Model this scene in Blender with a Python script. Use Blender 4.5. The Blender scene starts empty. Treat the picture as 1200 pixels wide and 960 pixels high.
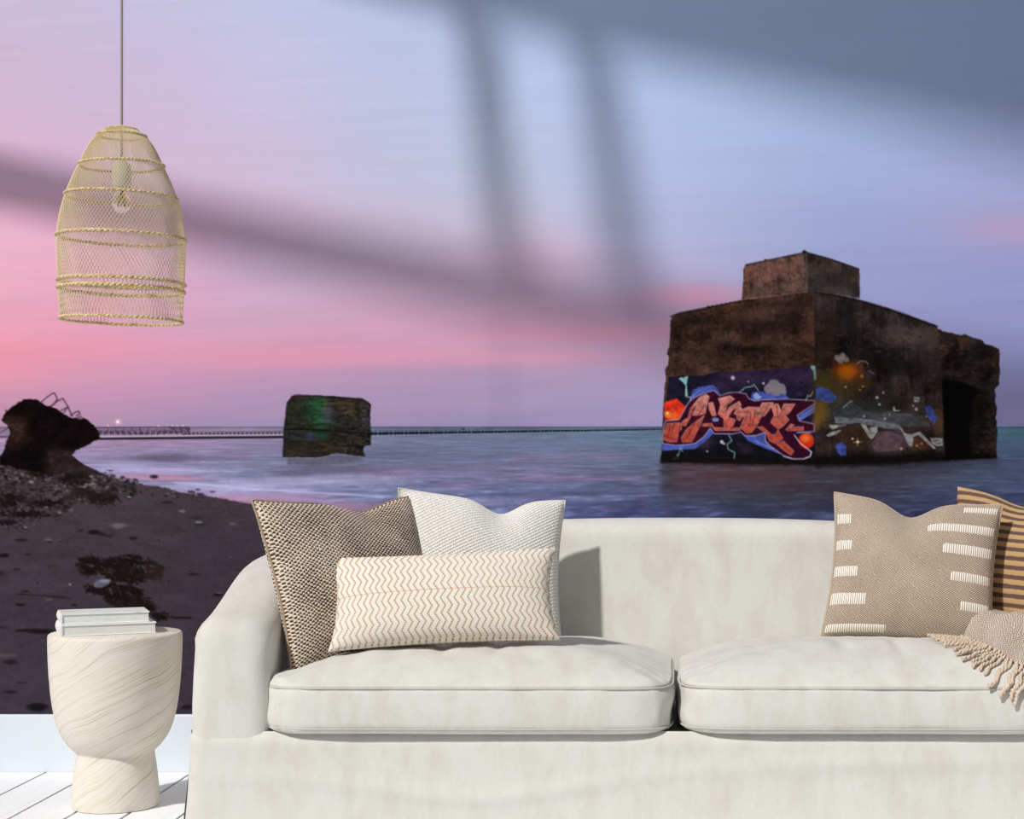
import bpy, math, random
import numpy as np
from mathutils import Vector, Matrix

# ------------------------------------------------------------------ camera, sky, sun, exposure
S = bpy.context.scene
COL = S.collection
F_PX, VPX, VPY = 2000.0, 787.0, 540.0          # focal length and vanishing point in 1200x960 pixels
WALL_S = 385.0                                 # pixels per metre on the mural wall
CAM_H = (904.0 - VPY) / WALL_S                 # eye height from the wall's foot line
CAM_D = F_PX / WALL_S                          # camera distance from the wall (wall plane is y = 0)

cam = bpy.data.objects.new('camera', bpy.data.cameras.new('camera'))
COL.objects.link(cam)
cam.data.sensor_fit = 'HORIZONTAL'
cam.data.sensor_width = 36.0
cam.data.lens = 36.0 * F_PX / 1200.0
cam.data.shift_x = (600.0 - VPX) / 1200.0
cam.data.shift_y = (VPY - 480.0) / 1200.0
cam.location = (0.0, -CAM_D, CAM_H)
cam.rotation_euler = (math.pi / 2, 0, 0)
S.camera = cam

SKY_L = 0.265
SUN_S = 3.35
SUN_K = 0.8        # sun travels 0.8 m to the right for each metre towards the mural
SUN_Z = 1.5        # and falls 1.5 m for each metre to the right
world = bpy.data.worlds.new('overcast_sky')
S.world = world
world.use_nodes = True
bg = world.node_tree.nodes['Background']
bg.inputs['Color'].default_value = (0.955, 0.98, 1.0, 1)
bg.inputs['Strength'].default_value = SKY_L
sun_d = bpy.data.lights.new('sun', 'SUN')
sun_d.energy = SUN_S
sun_d.angle = math.radians(2.9)
sun_d.color = (1.0, 0.975, 0.94)
sun = bpy.data.objects.new('sun', sun_d)
COL.objects.link(sun)
sun.location = (-8, -6, 5)
SUN_DIR = Vector((SUN_K, 1.0, -SUN_Z * SUN_K)).normalized()
sun.rotation_euler = SUN_DIR.to_track_quat('-Z', 'Y').to_euler()

S.view_settings.view_transform = 'Standard'
S.view_settings.look = 'None'
S.view_settings.gamma = 1.0
S.view_settings.use_curve_mapping = False
S.view_settings.exposure = 0.0
E_WALL = np.array((1.0, 1.0, 1.0))             # light that falls on the sunlit mural (albedo -> picture value)


def at(px, py, y):
    """pixel + known distance plane y -> point"""
    s = F_PX / (CAM_D + y)
    return Vector(((px - VPX) / s, y, CAM_H - (py - VPY) / s))


def sc_at(y):
    return F_PX / (CAM_D + y)


# ------------------------------------------------------------------ mesh helpers
def link(o, parent=None):
    COL.objects.link(o)
    if parent is not None:
        o.parent = parent
    return o


def tag(o, label=None, cat=None, group=None, kind=None):
    if label: o['label'] = label
    if cat: o['category'] = cat
    if group: o['group'] = group
    if kind: o['kind'] = kind
    return o


def empty(name, loc=(0, 0, 0), rot=(0, 0, 0)):
    e = bpy.data.objects.new(name, None)
    COL.objects.link(e)
    e.location = loc
    e.rotation_euler = rot
    e.empty_display_size = 0.1
    return e


def mesh_obj(name, verts, faces, mat=None, parent=None, smooth=True, uvs=None):
    me = bpy.data.meshes.new(name)
    me.from_pydata([tuple(v) for v in verts], [], [tuple(f) for f in faces])
    if smooth:
        me.polygons.foreach_set('use_smooth', np.ones(len(me.polygons), bool))
    if uvs is not None:
        lay = me.uv_layers.new(name='UVMap')
        li = np.empty(len(me.loops), np.int32)
        me.loops.foreach_get('vertex_index', li)
        lay.data.foreach_set('uv', np.asarray(uvs, np.float32)[li].ravel())
    if mat is not None:
        me.materials.append(mat)
    me.update()
    o = bpy.data.objects.new(name, me)
    return link(o, parent)


class MB:
    def __init__(self): self.v, self.f, self.uv = [], [], []
    def add(self, vs, fs, uvs=None):
        b = len(self.v)
        self.v += [tuple(p) for p in vs]
        self.f += [tuple(i + b for i in f) for f in fs]
        self.uv += [tuple(q) for q in uvs] if uvs is not None else [(0, 0)] * len(vs)
        return self
    def box(self, lo, hi):
        x0, y0, z0 = lo; x1, y1, z1 = hi
        return self.add([(x0,y0,z0),(x1,y0,z0),(x1,y1,z0),(x0,y1,z0),(x0,y0,z1),(x1,y0,z1),(x1,y1,z1),(x0,y1,z1)],
                        [(0,3,2,1),(4,5,6,7),(0,1,5,4),(1,2,6,5),(2,3,7,6),(3,0,4,7)])
    def bevel_box(self, lo, hi, b):
        x0, y0, z0 = lo; x1, y1, z1 = hi
        vs, fs = [], []
        for z, i in ((z0, b), (z0 + b, 0), (z1 - b, 0), (z1, b)):
            c = b if i == 0 else b * 1.0
            xa, xb, ya, yb = x0 + i, x1 - i, y0 + i, y1 - i
            vs += [(xa + c, ya, z), (xb - c, ya, z), (xb, ya + c, z), (xb, yb - c, z), (xb - c, yb, z), (xa + c, yb, z), (xa, yb - c, z), (xa, ya + c, z)]
        for k in range(3):
            for j in range(8):
                a, c = k * 8 + j, k * 8 + (j + 1) % 8
                fs.append((a, c, c + 8, a + 8))
        fs.append(tuple(range(7, -1, -1))); fs.append(tuple(range(24, 32)))
        return self.add(vs, fs)
    def loft(self, rings, cap0=True, cap1=True, uvs=None):
        n = len(rings[0]); vs, fs = [], []
        for r in rings: vs += [tuple(p) for p in r]
        for k in range(len(rings) - 1):
            for j in range(n):
                a, c = k * n + j, k * n + (j + 1) % n
                fs.append((a, c, c + n, a + n))
        if cap0: fs.append(tuple(range(n - 1, -1, -1)))
        if cap1: fs.append(tuple(range((len(rings) - 1) * n, len(rings) * n)))
        return self.add(vs, fs, uvs)
    def tube(self, pts, r, n=8, closed=False, caps=True, twist=None):
        """r: a number or one per point"""
        P = [Vector(p) for p in pts]; m = len(P)
        rs = [r] * m if not hasattr(r, '__len__') else r
        vs, fs, uv = [], [], []
        up = None; L = 0.0
        for i in range(m):
            if closed: t = P[(i + 1) % m] - P[i - 1]
            else: t = P[min(i + 1, m - 1)] - P[max(i - 1, 0)]
            t.normalize()
            if up is None:
                up = Vector((0, 0, 1)) if abs(t.z) < 0.9 else Vector((1, 0, 0))
            a = t.cross(up)
            if a.length < 1e-6: a = t.orthogonal()
            a.normalize(); b = a.cross(t).normalized(); up = b
            if i: L += (P[i] - P[i - 1]).length
            for j in range(n):
                th = 2 * math.pi * j / n
                vs.append(P[i] + rs[i] * (math.cos(th) * a + math.sin(th) * b))
                uv.append((L, j / n))
        for i in range(m if closed else m - 1):
            for j in range(n):
                k = ((i + 1) % m) * n
                fs.append((i * n + j, i * n + (j + 1) % n, k + (j + 1) % n, k + j))
        if caps and not closed:
            fs.append(tuple(range(n - 1, -1, -1))); fs.append(tuple(range((m - 1) * n, m * n)))
        return self.add(vs, fs, uv)
    def lathe(self, prof, n=96, close_top=True, close_bot=True):
        """prof: (r, z) from bottom to top; uv = angle metres, z"""
        rings, uv = [], []
        R = max(p[0] for p in prof)
        for (r, z) in prof:
            rings.append([(r * math.cos(2 * math.pi * j / n), r * math.sin(2 * math.pi * j / n), z) for j in range(n)])
            uv += [(2 * math.pi * j / n * R, z) for j in range(n)]
        return self.loft(rings, close_bot, close_top, uv)
    def build(self, name, mat=None, parent=None, smooth=True, uv=True):
        return mesh_obj(name, self.v, self.f, mat, parent, smooth, self.uv if uv else None)


def grid_faces(n, m, flip=False):
    f = []
    for i in range(n - 1):
        for j in range(m - 1):
            a = i * m + j
            q = (a, a + 1, a + m + 1, a + m)
            f.append(q[::-1] if flip else q)
    return f


def autosmooth(o, deg=35):
    me = o.data
    me.polygons.foreach_set('use_smooth', np.ones(len(me.polygons), bool))
    try: me.set_sharp_from_angle(angle=math.radians(deg))
    except Exception: pass
    return o


# ------------------------------------------------------------------ numpy noise
def _hash(ix, iy, seed):
    h = (ix.astype(np.uint32) * np.uint32(374761393) + iy.astype(np.uint32) * np.uint32(668265263) + np.uint32((seed * 974634777) & 0xffffffff))
    h = (h ^ (h >> np.uint32(13))) * np.uint32(1274126177)
    h = h ^ (h >> np.uint32(16))
    return (h & np.uint32(0xffffff)).astype(np.float32) / float(0xffffff)


def vnoise(x, y, seed=0):
    x = np.asarray(x, np.float32); y = np.asarray(y, np.float32)
    x0 = np.floor(x); y0 = np.floor(y)
    fx = x - x0; fy = y - y0
    fx = fx * fx * (3 - 2 * fx); fy = fy * fy * (3 - 2 * fy)
    ix = (x0 + 100000).astype(np.int64); iy = (y0 + 100000).astype(np.int64)
    a = _hash(ix, iy, seed); b = _hash(ix + 1, iy, seed); c = _hash(ix, iy + 1, seed); d = _hash(ix + 1, iy + 1, seed)
    return (a * (1 - fx) + b * fx) * (1 - fy) + (c * (1 - fx) + d * fx) * fy


def fbm(x, y, seed=0, octv=4, gain=0.5):
    s = 0; a = 1.0; t = 0
    for k in range(octv):
        s = s + a * vnoise(x * 2 ** k, y * 2 ** k, seed + 17 * k); t += a; a *= gain
    return s / t - 0.5


# ------------------------------------------------------------------ materials
class NT:
    """tiny node-expression helper"""
    def __init__(self, name):
        self.m = bpy.data.materials.new(name); self.m.use_nodes = True
        self.t = self.m.node_tree; self.n = self.t.nodes
        self.b = self.n['Principled BSDF']
        self.b.inputs['Specular IOR Level'].default_value = 0.25
    def set(self, **k):
        for a, v in k.items():
            key = {'rough': 'Roughness', 'spec': 'Specular IOR Level', 'metal': 'Metallic', 'trans': 'Transmission Weight', 'ior': 'IOR', 'sheen': 'Sheen Weight', 'alpha': 'Alpha'}[a]
            self.b.inputs[key].default_value = v
        return self
    def put(self, sock, v):
        if isinstance(v, bpy.types.NodeSocket): self.t.links.new(v, sock)
        elif v is not None: sock.default_value = v
    def math(self, op, a, b=None, c=None):
        n = self.n.new('ShaderNodeMath'); n.operation = op
        for i, v in enumerate((a, b, c)):
            if v is not None: self.put(n.inputs[i], v)
        return n.outputs[0]
    def coord(self, kind='UV'):
        return self.n.new('ShaderNodeTexCoord').outputs[kind]
    def sep(self, v):
        n = self.n.new('ShaderNodeSeparateXYZ'); self.put(n.inputs[0], v); return n.outputs
    def comb(self, x, y, z=0.0):
        n = self.n.new('ShaderNodeCombineXYZ')
        for i, v in enumerate((x, y, z)): self.put(n.inputs[i], v)
        return n.outputs[0]
    def noise(self, vec, scale, detail=3.0, rough=0.5, dist=0.0):
        n = self.n.new('ShaderNodeTexNoise'); self.put(n.inputs['Vector'], vec)
        n.inputs['Scale'].default_value = scale; n.inputs['Detail'].default_value = detail
        n.inputs['Roughness'].default_value = rough; n.inputs['Distortion'].default_value = dist
        return n.outputs['Fac']
    def ramp(self, fac, stops, interp='LINEAR'):
        n = self.n.new('ShaderNodeValToRGB'); self.put(n.inputs[0], fac)
        cr = n.color_ramp; cr.interpolation = interp
        while len(cr.elements) < len(stops): cr.elements.new(0.5)
        for e, (p, c) in zip(cr.elements, stops):
            e.position = p; e.color = (*lin(c), 1)
        return n.outputs[0]
    def mix(self, fac, a, b):
        n = self.n.new('ShaderNodeMix'); n.data_type = 'RGBA'
        self.put(n.inputs['Factor'], fac)
        for s, v in ((n.inputs[6], a), (n.inputs[7], b)):
            self.put(s, v if isinstance(v, bpy.types.NodeSocket) else (*lin(v), 1))
        return n.outputs[2]
    def col(self, v):
        self.put(self.b.inputs['Base Color'], v if isinstance(v, bpy.types.NodeSocket) else (*lin(v), 1)); return self
    def bump(self, h, dist=0.002, strength=1.0):
        n = self.n.new('ShaderNodeBump'); self.put(n.inputs['Height'], h)
        n.inputs['Distance'].default_value = dist; n.inputs['Strength'].default_value = strength
        self.t.links.new(n.outputs[0], self.b.inputs['Normal']); return self


def lin(c):
    """sRGB 0..255 -> linear"""
    r = []
    for v in c[:3]:
        v = v / 255.0
        r.append(v / 12.92 if v <= 0.04045 else ((v + 0.055) / 1.055) ** 2.4)
    return tuple(r)


M = {}
def plain(name, c, rough=0.6, spec=0.25, grain=None, **k):
    a = NT(name); a.set(rough=rough, spec=spec, **k)
    o = a.coord('Object')
    nz = a.noise(o, grain or 14.0, 4)
    d = tuple(max(0, v - 9) for v in c)
    a.col(a.ramp(nz, [(0.3, d), (0.7, c)]))
    M[name] = a.m
    return a.m

plain('wall_paint', (238, 239, 240), 0.8, grain=3.0)
plain('baseboard_paint', (219, 226, 234), 0.5, grain=2.0)
plain('dark_gap', (18, 18, 20), 0.9)
plain('cord_grey', (168, 158, 150), 0.6, grain=60)
plain('lamp_socket', (196, 193, 180), 0.5, grain=40)
plain('bulb_core', (48, 42, 34), 0.5, grain=80)
plain('window_frame', (200, 202, 205), 0.5)
plain('page_paper', (226, 228, 226), 0.8, grain=120)

a = NT('floor_paint'); a.set(rough=0.42, spec=0.35)
o = a.coord('Object'); v = a.sep(o)
n1 = a.noise(a.comb(a.math('MULTIPLY', v[0], 30), a.math('MULTIPLY', v[1], 1.6), v[2]), 1.0, 4)
n2 = a.noise(o, 2.2, 3)
a.col(a.mix(a.math('MULTIPLY', n2, 0.6), a.ramp(n1, [(0.3, (243, 246, 249)), (0.7, (252, 253, 254))]), (240, 243, 247)))
a.bump(n1, 0.0006); M['floor_paint'] = a.m

def linen(name, light, dark, pitch=0.0024, stain=0.35, rough=0.9):
    a = NT(name); a.set(rough=rough, spec=0.1, sheen=0.15)
    o = a.coord('Object'); v = a.sep(o)
    w1 = a.noise(a.comb(a.math('MULTIPLY', v[0], 1 / pitch), a.math('MULTIPLY', v[1], 60), a.math('MULTIPLY', v[2], 60)), 1.0, 2)
    w2 = a.noise(a.comb(a.math('MULTIPLY', v[0], 60), a.math('MULTIPLY', v[1], 1 / pitch), a.math('MULTIPLY', v[2], 1 / pitch)), 1.0, 2)
    weave = a.math('ADD', w1, w2)
    blot = a.noise(a.comb(a.math('MULTIPLY', v[0], 1.6), v[1], a.math('MULTIPLY', v[2], 0.7)), 9.0, 5, 0.65, 0.4)
    c1 = a.ramp(blot, [(0.42, light), (0.75, dark)])
    fac = a.math('MULTIPLY', a.math('SUBTRACT', weave, 0.8), 0.35)
    a.col(a.mix(fac, c1, tuple(x - 16 for x in light)))
    a.bump(weave, 0.0007, 0.8); M[name] = a.m

linen('sofa_linen', (209, 208, 202), (198, 193, 185))
linen('sofa_piping', (196, 194, 187), (180, 175, 166))


# ------------------------------------------------------------------ the printed picture of the mural
OX, OY, CW, CH = -700, -200, 2200, 1037        # canvas origin and size in photo pixels on the wall


def paint_mural():
    C = np.zeros((CH, CW, 3), np.float32)
    yy, xx = np.mgrid[0:CH, 0:CW].astype(np.float32)
    xx += OX + 0.5; yy += OY + 0.5

    def smooth_grid(cols, rows, table, X, Y):
        """table[row][col] sRGB 0..255, smooth interpolation"""
        T = np.array(table, np.float32) / 255.0
        def w(v, knots):
            knots = np.array(knots, np.float32)
            i = np.clip(np.searchsorted(knots, v) - 1, 0, len(knots) - 2)
            f = np.clip((v - knots[i]) / (knots[i + 1] - knots[i]), 0, 1)
            return i, f
        ix, fx = w(X, cols); iy, fy = w(Y, rows)
        fx = (fx * fx * (3 - 2 * fx) * 0.6 + fx * 0.4)[..., None]; fy = (fy * fy * (3 - 2 * fy) * 0.6 + fy * 0.4)[..., None]
        return (T[iy, ix] * (1 - fx) + T[iy, ix + 1] * fx) * (1 - fy) + (T[iy + 1, ix] * (1 - fx) + T[iy + 1, ix + 1] * fx) * fy

    def ss(a, b, v):
        t = np.clip((v - a) / (b - a), 0, 1); return t * t * (3 - 2 * t)

    def view(x0, y0, x1, y1):
        x0 = max(OX, int(math.floor(x0))); y0 = max(OY, int(math.floor(y0)))
        x1 = min(OX + CW, int(math.ceil(x1))); y1 = min(OY + CH, int(math.ceil(y1)))
        return slice(y0 - OY, y1 - OY), slice(x0 - OX, x1 - OX)

    def mask(poly, X, Y):
        P = np.array(poly, np.float32); acc = np.zeros(X.shape, np.float32)
        for sx in (-0.333, 0, 0.333):
            for sy in (-0.333, 0, 0.333):
                c = np.zeros(X.shape, bool)
                x = X + sx; y = Y + sy
                for (ax, ay), (bx, by) in zip(P, np.roll(P, -1, 0)):
                    if ay == by: continue
                    hit = ((ay > y) != (by > y)) & (x < (bx - ax) * (y - ay) / (by - ay) + ax)
                    c ^= hit
                acc += c
        return acc / 9.0

    def blend(sl, col, m):
        C[sl] = C[sl] * (1 - m[..., None]) + col * m[..., None]

    def poly(P, col, alpha=1.0, rough=0.0, seed=0, tex=0.0, feather=0):
        P = np.array(P, np.float32)
        sl = view(P[:, 0].min() - 4 - feather, P[:, 1].min() - 4 - feather, P[:, 0].max() + 4 + feather, P[:, 1].max() + 4 + feather)
        X, Y = xx[sl], yy[sl]
        if X.size == 0: return
        Xd, Yd = X, Y
        if rough:
            Xd = X + rough * 2 * fbm(X / 5, Y / 5, seed, 3); Yd = Y + rough * 2 * fbm(X / 5, Y / 5, seed + 5, 3)
        m = mask(P, Xd, Yd)
        for _ in range(int(feather)):
            m = (np.roll(m, 1, 0) + np.roll(m, -1, 0) + np.roll(m, 1, 1) + np.roll(m, -1, 1) + m) / 5
        c = np.array(col, np.float32) / 255.0 if not callable(col) else col(X, Y) / 255.0
        if tex:
            c = c * (1 + tex * 2 * fbm(X / 4, Y / 4, seed + 9, 3))[..., None]
        blend(sl, c, m * alpha)

    def line(pts, w, col, alpha=1.0, soft=0.6):
        pts = np.array(pts, np.float32)
        sl = view(pts[:, 0].min() - w - 3, pts[:, 1].min() - w - 3, pts[:, 0].max() + w + 3, pts[:, 1].max() + w + 3)
        X, Y = xx[sl], yy[sl]
        d = np.full(X.shape, 1e9, np.float32)
        for (ax, ay), (bx, by) in zip(pts[:-1], pts[1:]):
            vx, vy = bx - ax, by - ay; L = vx * vx + vy * vy + 1e-6
            t = np.clip(((X - ax) * vx + (Y - ay) * vy) / L, 0, 1)
            d = np.minimum(d, np.hypot(X - ax - t * vx, Y - ay - t * vy))
        blend(sl, np.array(col, np.float32) / 255.0, np.clip((w / 2 + soft - d) / (2 * soft), 0, 1) * alpha)

    def blob(x, y, rx, ry, col, alpha=1.0, soft=0.5, rough=0.0, seed=0):
        e = 1.6
        sl = view(x - rx * e - 2, y - ry * e - 2, x + rx * e + 2, y + ry * e + 2)
        X, Y = xx[sl], yy[sl]
        if X.size == 0: return
        d = np.hypot((X - x) / rx, (Y - y) / ry)
        if rough: d = d + rough * 2 * fbm(X / 4, Y / 4, seed, 3)
        blend(sl, np.array(col, np.float32) / 255.0, ss(1 + soft / 2, 1 - soft / 2, d) * alpha)

    # ---- sky
    cols = [-260, 0, 100, 200, 300, 450, 600, 780, 1000, 1200, 1500]
    rows = [-200, 0, 100, 200, 270, 330, 380, 415, 440, 465, 502]
    sky = [
        [(200,195,224),(200,195,224),(199,197,226),(197,199,228),(193,201,231),(184,201,233),(176,199,234),(172,194,232),(164,186,224),(160,182,222),(160,182,222)],
        [(205,192,221),(206,192,221),(203,194,224),(199,197,229),(196,199,232),(188,200,234),(180,200,235),(175,195,234),(167,188,227),(162,183,223),(160,182,222)],
        [(212,187,217),(212,187,217),(208,188,219),(206,192,224),(203,197,230),(193,199,231),(185,200,234),(178,196,235),(168,188,227),(162,181,222),(162,180,221)],
        [(224,183,212),(224,183,212),(217,184,214),(212,187,217),(207,190,219),(194,195,225),(190,199,228),(178,192,230),(164,178,220),(161,170,214),(161,170,214)],
        [(234,181,206),(234,181,206),(231,180,206),(221,179,209),(212,181,211),(202,188,215),(198,192,219),(178,185,222),(157,167,211),(164,160,204),(166,160,204)],
        [(234,174,198),(234,174,198),(230,172,197),(216,173,203),(204,176,208),(205,176,205),(204,180,208),(182,173,210),(154,160,206),(150,154,203),(150,154,203)],
        [(232,164,188),(232,164,188),(228,162,188),(216,163,192),(208,166,193),(211,165,193),(206,161,190),(196,161,192),(152,152,200),(146,149,198),(146,149,198)],
        [(236,152,172),(236,152,172),(226,154,178),(218,156,184),(220,156,182),(214,157,187),(203,157,187),(184,157,190),(150,148,194),(143,144,192),(143,144,192)],
        [(226,152,174),(226,152,174),(214,153,181),(204,152,184),(194,151,186),(188,153,188),(177,153,189),(172,155,192),(150,146,190),(140,139,186),(140,139,186)],
        [(206,148,174),(206,148,174),(198,148,180),(189,148,183),(181,150,187),(177,151,188),(171,153,190),(166,154,194),(148,144,186),(138,134,180),(138,134,180)],
        [(172,140,172),(172,140,172),(170,141,176),(166,142,180),(163,144,183),(162,146,185),(160,147,187),(158,149,192),(144,141,184),(138,134,178),(138,134,178)]]
    sl = view(OX, OY, OX + CW, 504)
    X, Y = xx[sl], yy[sl]
    warp = 14 * fbm(X / 130, Y / 26, 3, 4)
    C[sl] = smooth_grid(cols, rows, sky, X, np.clip(Y + warp * ss(60, 300, Y), -199, 501.5))
    st = fbm(X / 240 + Y / 300, Y / 11 + X / 160, 21, 4)
    amt = 0.055 * ss(180, 420, Y) + 0.012
    C[sl] *= 1 + (st * amt)[..., None] * np.array([1.0, 0.25, 0.1], np.float32)
    st2 = fbm(X / 120, Y / 5 + X / 90, 33, 3)
    C[sl] *= 1 + (st2 * 0.03)[..., None]
    # pink wisps
    for (x, y, rx, ry, a_) in ((815, 346, 60, 12, .55), (700, 392, 150, 10, .35), (620, 420, 130, 9, .30), (1190, 268, 60, 14, .2), (330, 415, 130, 13, .35), (60, 420, 90, 14, .25), (260, 335, 70, 10, .2), (640, 300, 60, 30, .16)):
        blob(x, y, rx, ry, (226, 150, 178), a_, 1.5)

    # ---- sea
    cols = [-260, 100, 200, 300, 450, 600, 775, 950, 1200, 1500]
    rows = [499, 506, 514, 535, 555, 580, 605, 640, 837]
    sea = [
        [(140,118,148),(140,118,148),(134,119,149),(124,119,148),(94,106,131),(88,107,132),(82,106,128),(78,108,128),(74,108,130),(74,108,130)],
        [(152,127,159),(152,127,159),(147,127,159),(138,127,160),(112,120,149),(106,120,147),(94,116,140),(86,114,136),(82,112,136),(82,112,136)],
        [(163,134,168),(162,133,167),(156,132,166),(144,131,165),(122,126,157),(114,126,157),(99,120,146),(90,115,138),(84,108,134),(84,108,134)],
        [(152,135,172),(150,136,174),(138,130,165),(128,126,159),(110,114,146),(115,121,154),(101,114,142),(84,96,118),(78,92,125),(78,92,125)],
        [(142,138,180),(142,139,182),(134,135,174),(126,129,163),(126,125,160),(120,119,154),(97,103,132),(76,78,92),(74,84,112),(74,84,112)],
        [(162,152,194),(166,150,190),(162,152,195),(142,142,186),(118,126,165),(106,114,156),(86,91,128),(64,66,84),(68,76,108),(68,76,108)],
        [(142,120,152),(142,120,152),(140,119,152),(132,116,154),(114,117,160),(98,106,153),(74,81,124),(57,62,90),(64,70,112),(64,70,112)],
        [(114,105,142),(114,105,142),(114,105,142),(114,107,147),(102,109,152),(90,99,146),(68,76,121),(55,59,91),(60,66,109),(60,66,109)],
        [(90,85,120),(90,85,120),(90,85,120),(90,88,125),(85,90,130),(80,86,128),(64,70,112),(55,58,92),(60,65,106),(60,65,106)]]
    sl = view(OX, 500, OX + CW, 838)
    X, Y = xx[sl], yy[sl]
    S_ = smooth_grid(cols, rows, sea, X, Y)
    near = ss(500, 620, Y)
    fq = 5 + 9 * near
    w1 = fbm(X / (30 + 60 * near), (Y + 3 * fbm(X / 60, Y / 20, 8)) / fq, 41, 4)
    w2 = fbm(X / 14, Y / (1.8 + 2.5 * near), 44, 3)
    w3 = fbm(X / 22 + Y / 9, Y / (3 + 4 * near), 49, 4)
    S_ *= 1 + (0.42 * w1 * (0.4 + 0.6 * near) + 0.14 * w2 + .55 * w3 * (.35 + .65 * near))[..., None]
    S_ += (np.clip(w3 - .10, 0, 1) * 0.55 * near)[..., None] * np.array([.8, .85, 1.0], np.float32)
    pk = ss(0.02, 0.22, fbm(X / 90, Y / 8, 47, 3)) * ss(515, 545, Y) * (X < 760)
    S_ += pk[..., None] * np.array([0.06, 0.0, 0.015], np.float32)
    C[sl] = S_
    C[view(OX, 500, OX + CW, 501.5)] *= 0.88
    # dark swell and white foam by the shore
    blob(195, 537, 40, 4.5, (86, 84, 108), .75, 1.2, .25, 3); blob(260, 537, 45, 3, (108, 106, 138), .6, 1.3)
    blob(392, 551, 60, 5, (92, 92, 118), .7, 1.3, .2, 5); blob(345, 556, 30, 3, (90, 86, 112), .5, 1.3)
    for (x, y, rx, ry, a_) in ((185, 552, 80, 3.5, .5), (330, 565, 70, 5, .45), (270, 571, 60, 3.5, .6), (420, 562, 60, 6, .35), (570, 590, 34, 5, .45), (615, 600, 40, 4, .3), (520, 575, 60, 4, .2), (700, 583, 50, 3, .15), (150, 545, 40, 4, .35)):
        blob(x, y, rx, ry, (190, 188, 226), a_, 1.5, .35, int(x))
    for (x, y, rx, ry) in ((170, 559, 55, 3.2), (210, 561, 36, 2.5), (300, 584, 80, 6), (370, 594, 70, 6)):
        blob(x, y, rx, ry, (190, 138, 170), .65, 1.2, .2, int(y))
    line([(205, 566), (240, 568), (290, 573), (340, 576), (400, 579), (450, 583)], 1.5, (205, 205, 238), .8, 1.2)
    line([(215, 571), (260, 577), (330, 583), (390, 589)], 2.5, (160, 150, 196), .7, 1.6)

    # ---- pier and groyne on the horizon
    line([(108, 507.5), (221, 506)], 5, (66, 52, 66), .55, .8)
    for i in range(48):
        x = 114 + i * 2.3; blob(x, 507.5 + 1.2 * math.sin(i * 2.3), 1.1, 1.6, (40, 32, 42) if i % 3 else (150, 130, 150), .7, .8)
    line([(112, 501.6), (222, 500.6)], .9, (52, 42, 56), .85)
    line([(112, 504), (222, 503)], .7, (70, 56, 70), .7)
    for i in range(12): line([(117 + i * 9.5, 501), (117 + i * 9.5, 505)], .7, (52, 42, 56), .8)
    for i in range(9): blob(200 + i * 2.7, 501 + (i % 3), 1.0, 1.5, (42, 34, 46), .8, .7)
    for x in (127, 186, 202, 208, 215): blob(x, 499, 1.1, 1.1, (245, 215, 215), .7, 1.0)
    blob(138.4, 494.5, 3.4, 3.2, (255, 214, 214), .5, 1.6); blob(138.4, 494.5, 1.5, 1.5, (255, 248, 244), 1, .6)
    line([(215, 508), (333, 507)], 3.4, (58, 48, 62), .6, .8)
    for i in range(50): blob(215 + i * 2.4, 507.5 + (i % 2), .9, 1.1, (34, 28, 38) if i % 2 else (170, 150, 170), .7, .7)
    line([(115, 511.6), (333, 509.6)], 1.2, (205, 190, 200), .85)
    line([(110, 514.4), (333, 512.2)], 2.6, (24, 20, 30), .95)
    line([(0, 508), (12, 500)], 1.0, (52, 40, 50), .8)
    line([(0, 512), (10, 512)], 2.0, (70, 54, 66), .8); line([(0, 517), (6, 517)], 2.0, (190, 160, 180), .8)
    # posts to the right of the block
    line([(434, 505.2), (560, 504)], 1.2, (84, 92, 112), .6, .8)
    xs = 435.0; k = 0
    while xs < 776:
        f = (xs - 435) / 341.0
        y = 508.3 - 4.9 * f; h = 2.9 - 1.5 * f; w = 3.2 - 1.3 * f
        line([(xs, y), (xs + w * 0.5, y)], h * 1.1, (20, 22, 34), 1.0, .45)
        blob(xs + w * .9, y + h * .8, 1.1, .7, (190, 185, 205), .35, 1.0)
        if f < 0.42: line([(xs, y - 3), (xs + 1.2, y - 3)], .9, (48, 52, 68), .8)
        xs += w * (1.42 + .25 * math.sin(k * 1.7)); k += 1
    blob(543, 502.8, 1.6, 1.0, (36, 36, 48), .9, .6)

    # ---- beach
    shore = [(-720, 520), (-260, 530), (0, 533), (80, 540), (95, 543), (110, 550), (125, 556), (140, 563), (165, 568), (185, 570), (213, 577), (235, 580), (253, 583), (280, 588), (300, 592), (340, 603), (400, 625), (470, 660), (560, 700), (700, 740), (1000, 790), (1500, 837), (1500, 860), (-720, 860)]
    def sand(X, Y):
        t = ss(545, 640, Y)[..., None]
        c = np.array((72, 61, 67), np.float32) * (1 - t) + np.array((63, 55, 64), np.float32) * t
        t2 = ss(620, 840, Y)[..., None]
        c = c * (1 - t2) + np.array((60, 52, 63), np.float32) * t2
        t3 = ss(120, 300, X - 0.35 * (Y - 600))[..., None] * (1 - ss(700, 800, Y)[..., None])
        c = c * (1 - .35 * t3) + np.array((58, 52, 63), np.float32) * .35 * t3
        n = fbm(X / 40, Y / 7, 51, 4) * .22 + fbm(X / 2.2, Y / 1.4, 53, 2) * .20 + fbm(X / 9, Y / 3, 54, 3) * .12
        return c * (1 + n)[..., None]
    poly(shore, sand, 1.0, .8, 7)
    rng = np.random.default_rng(5)
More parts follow.
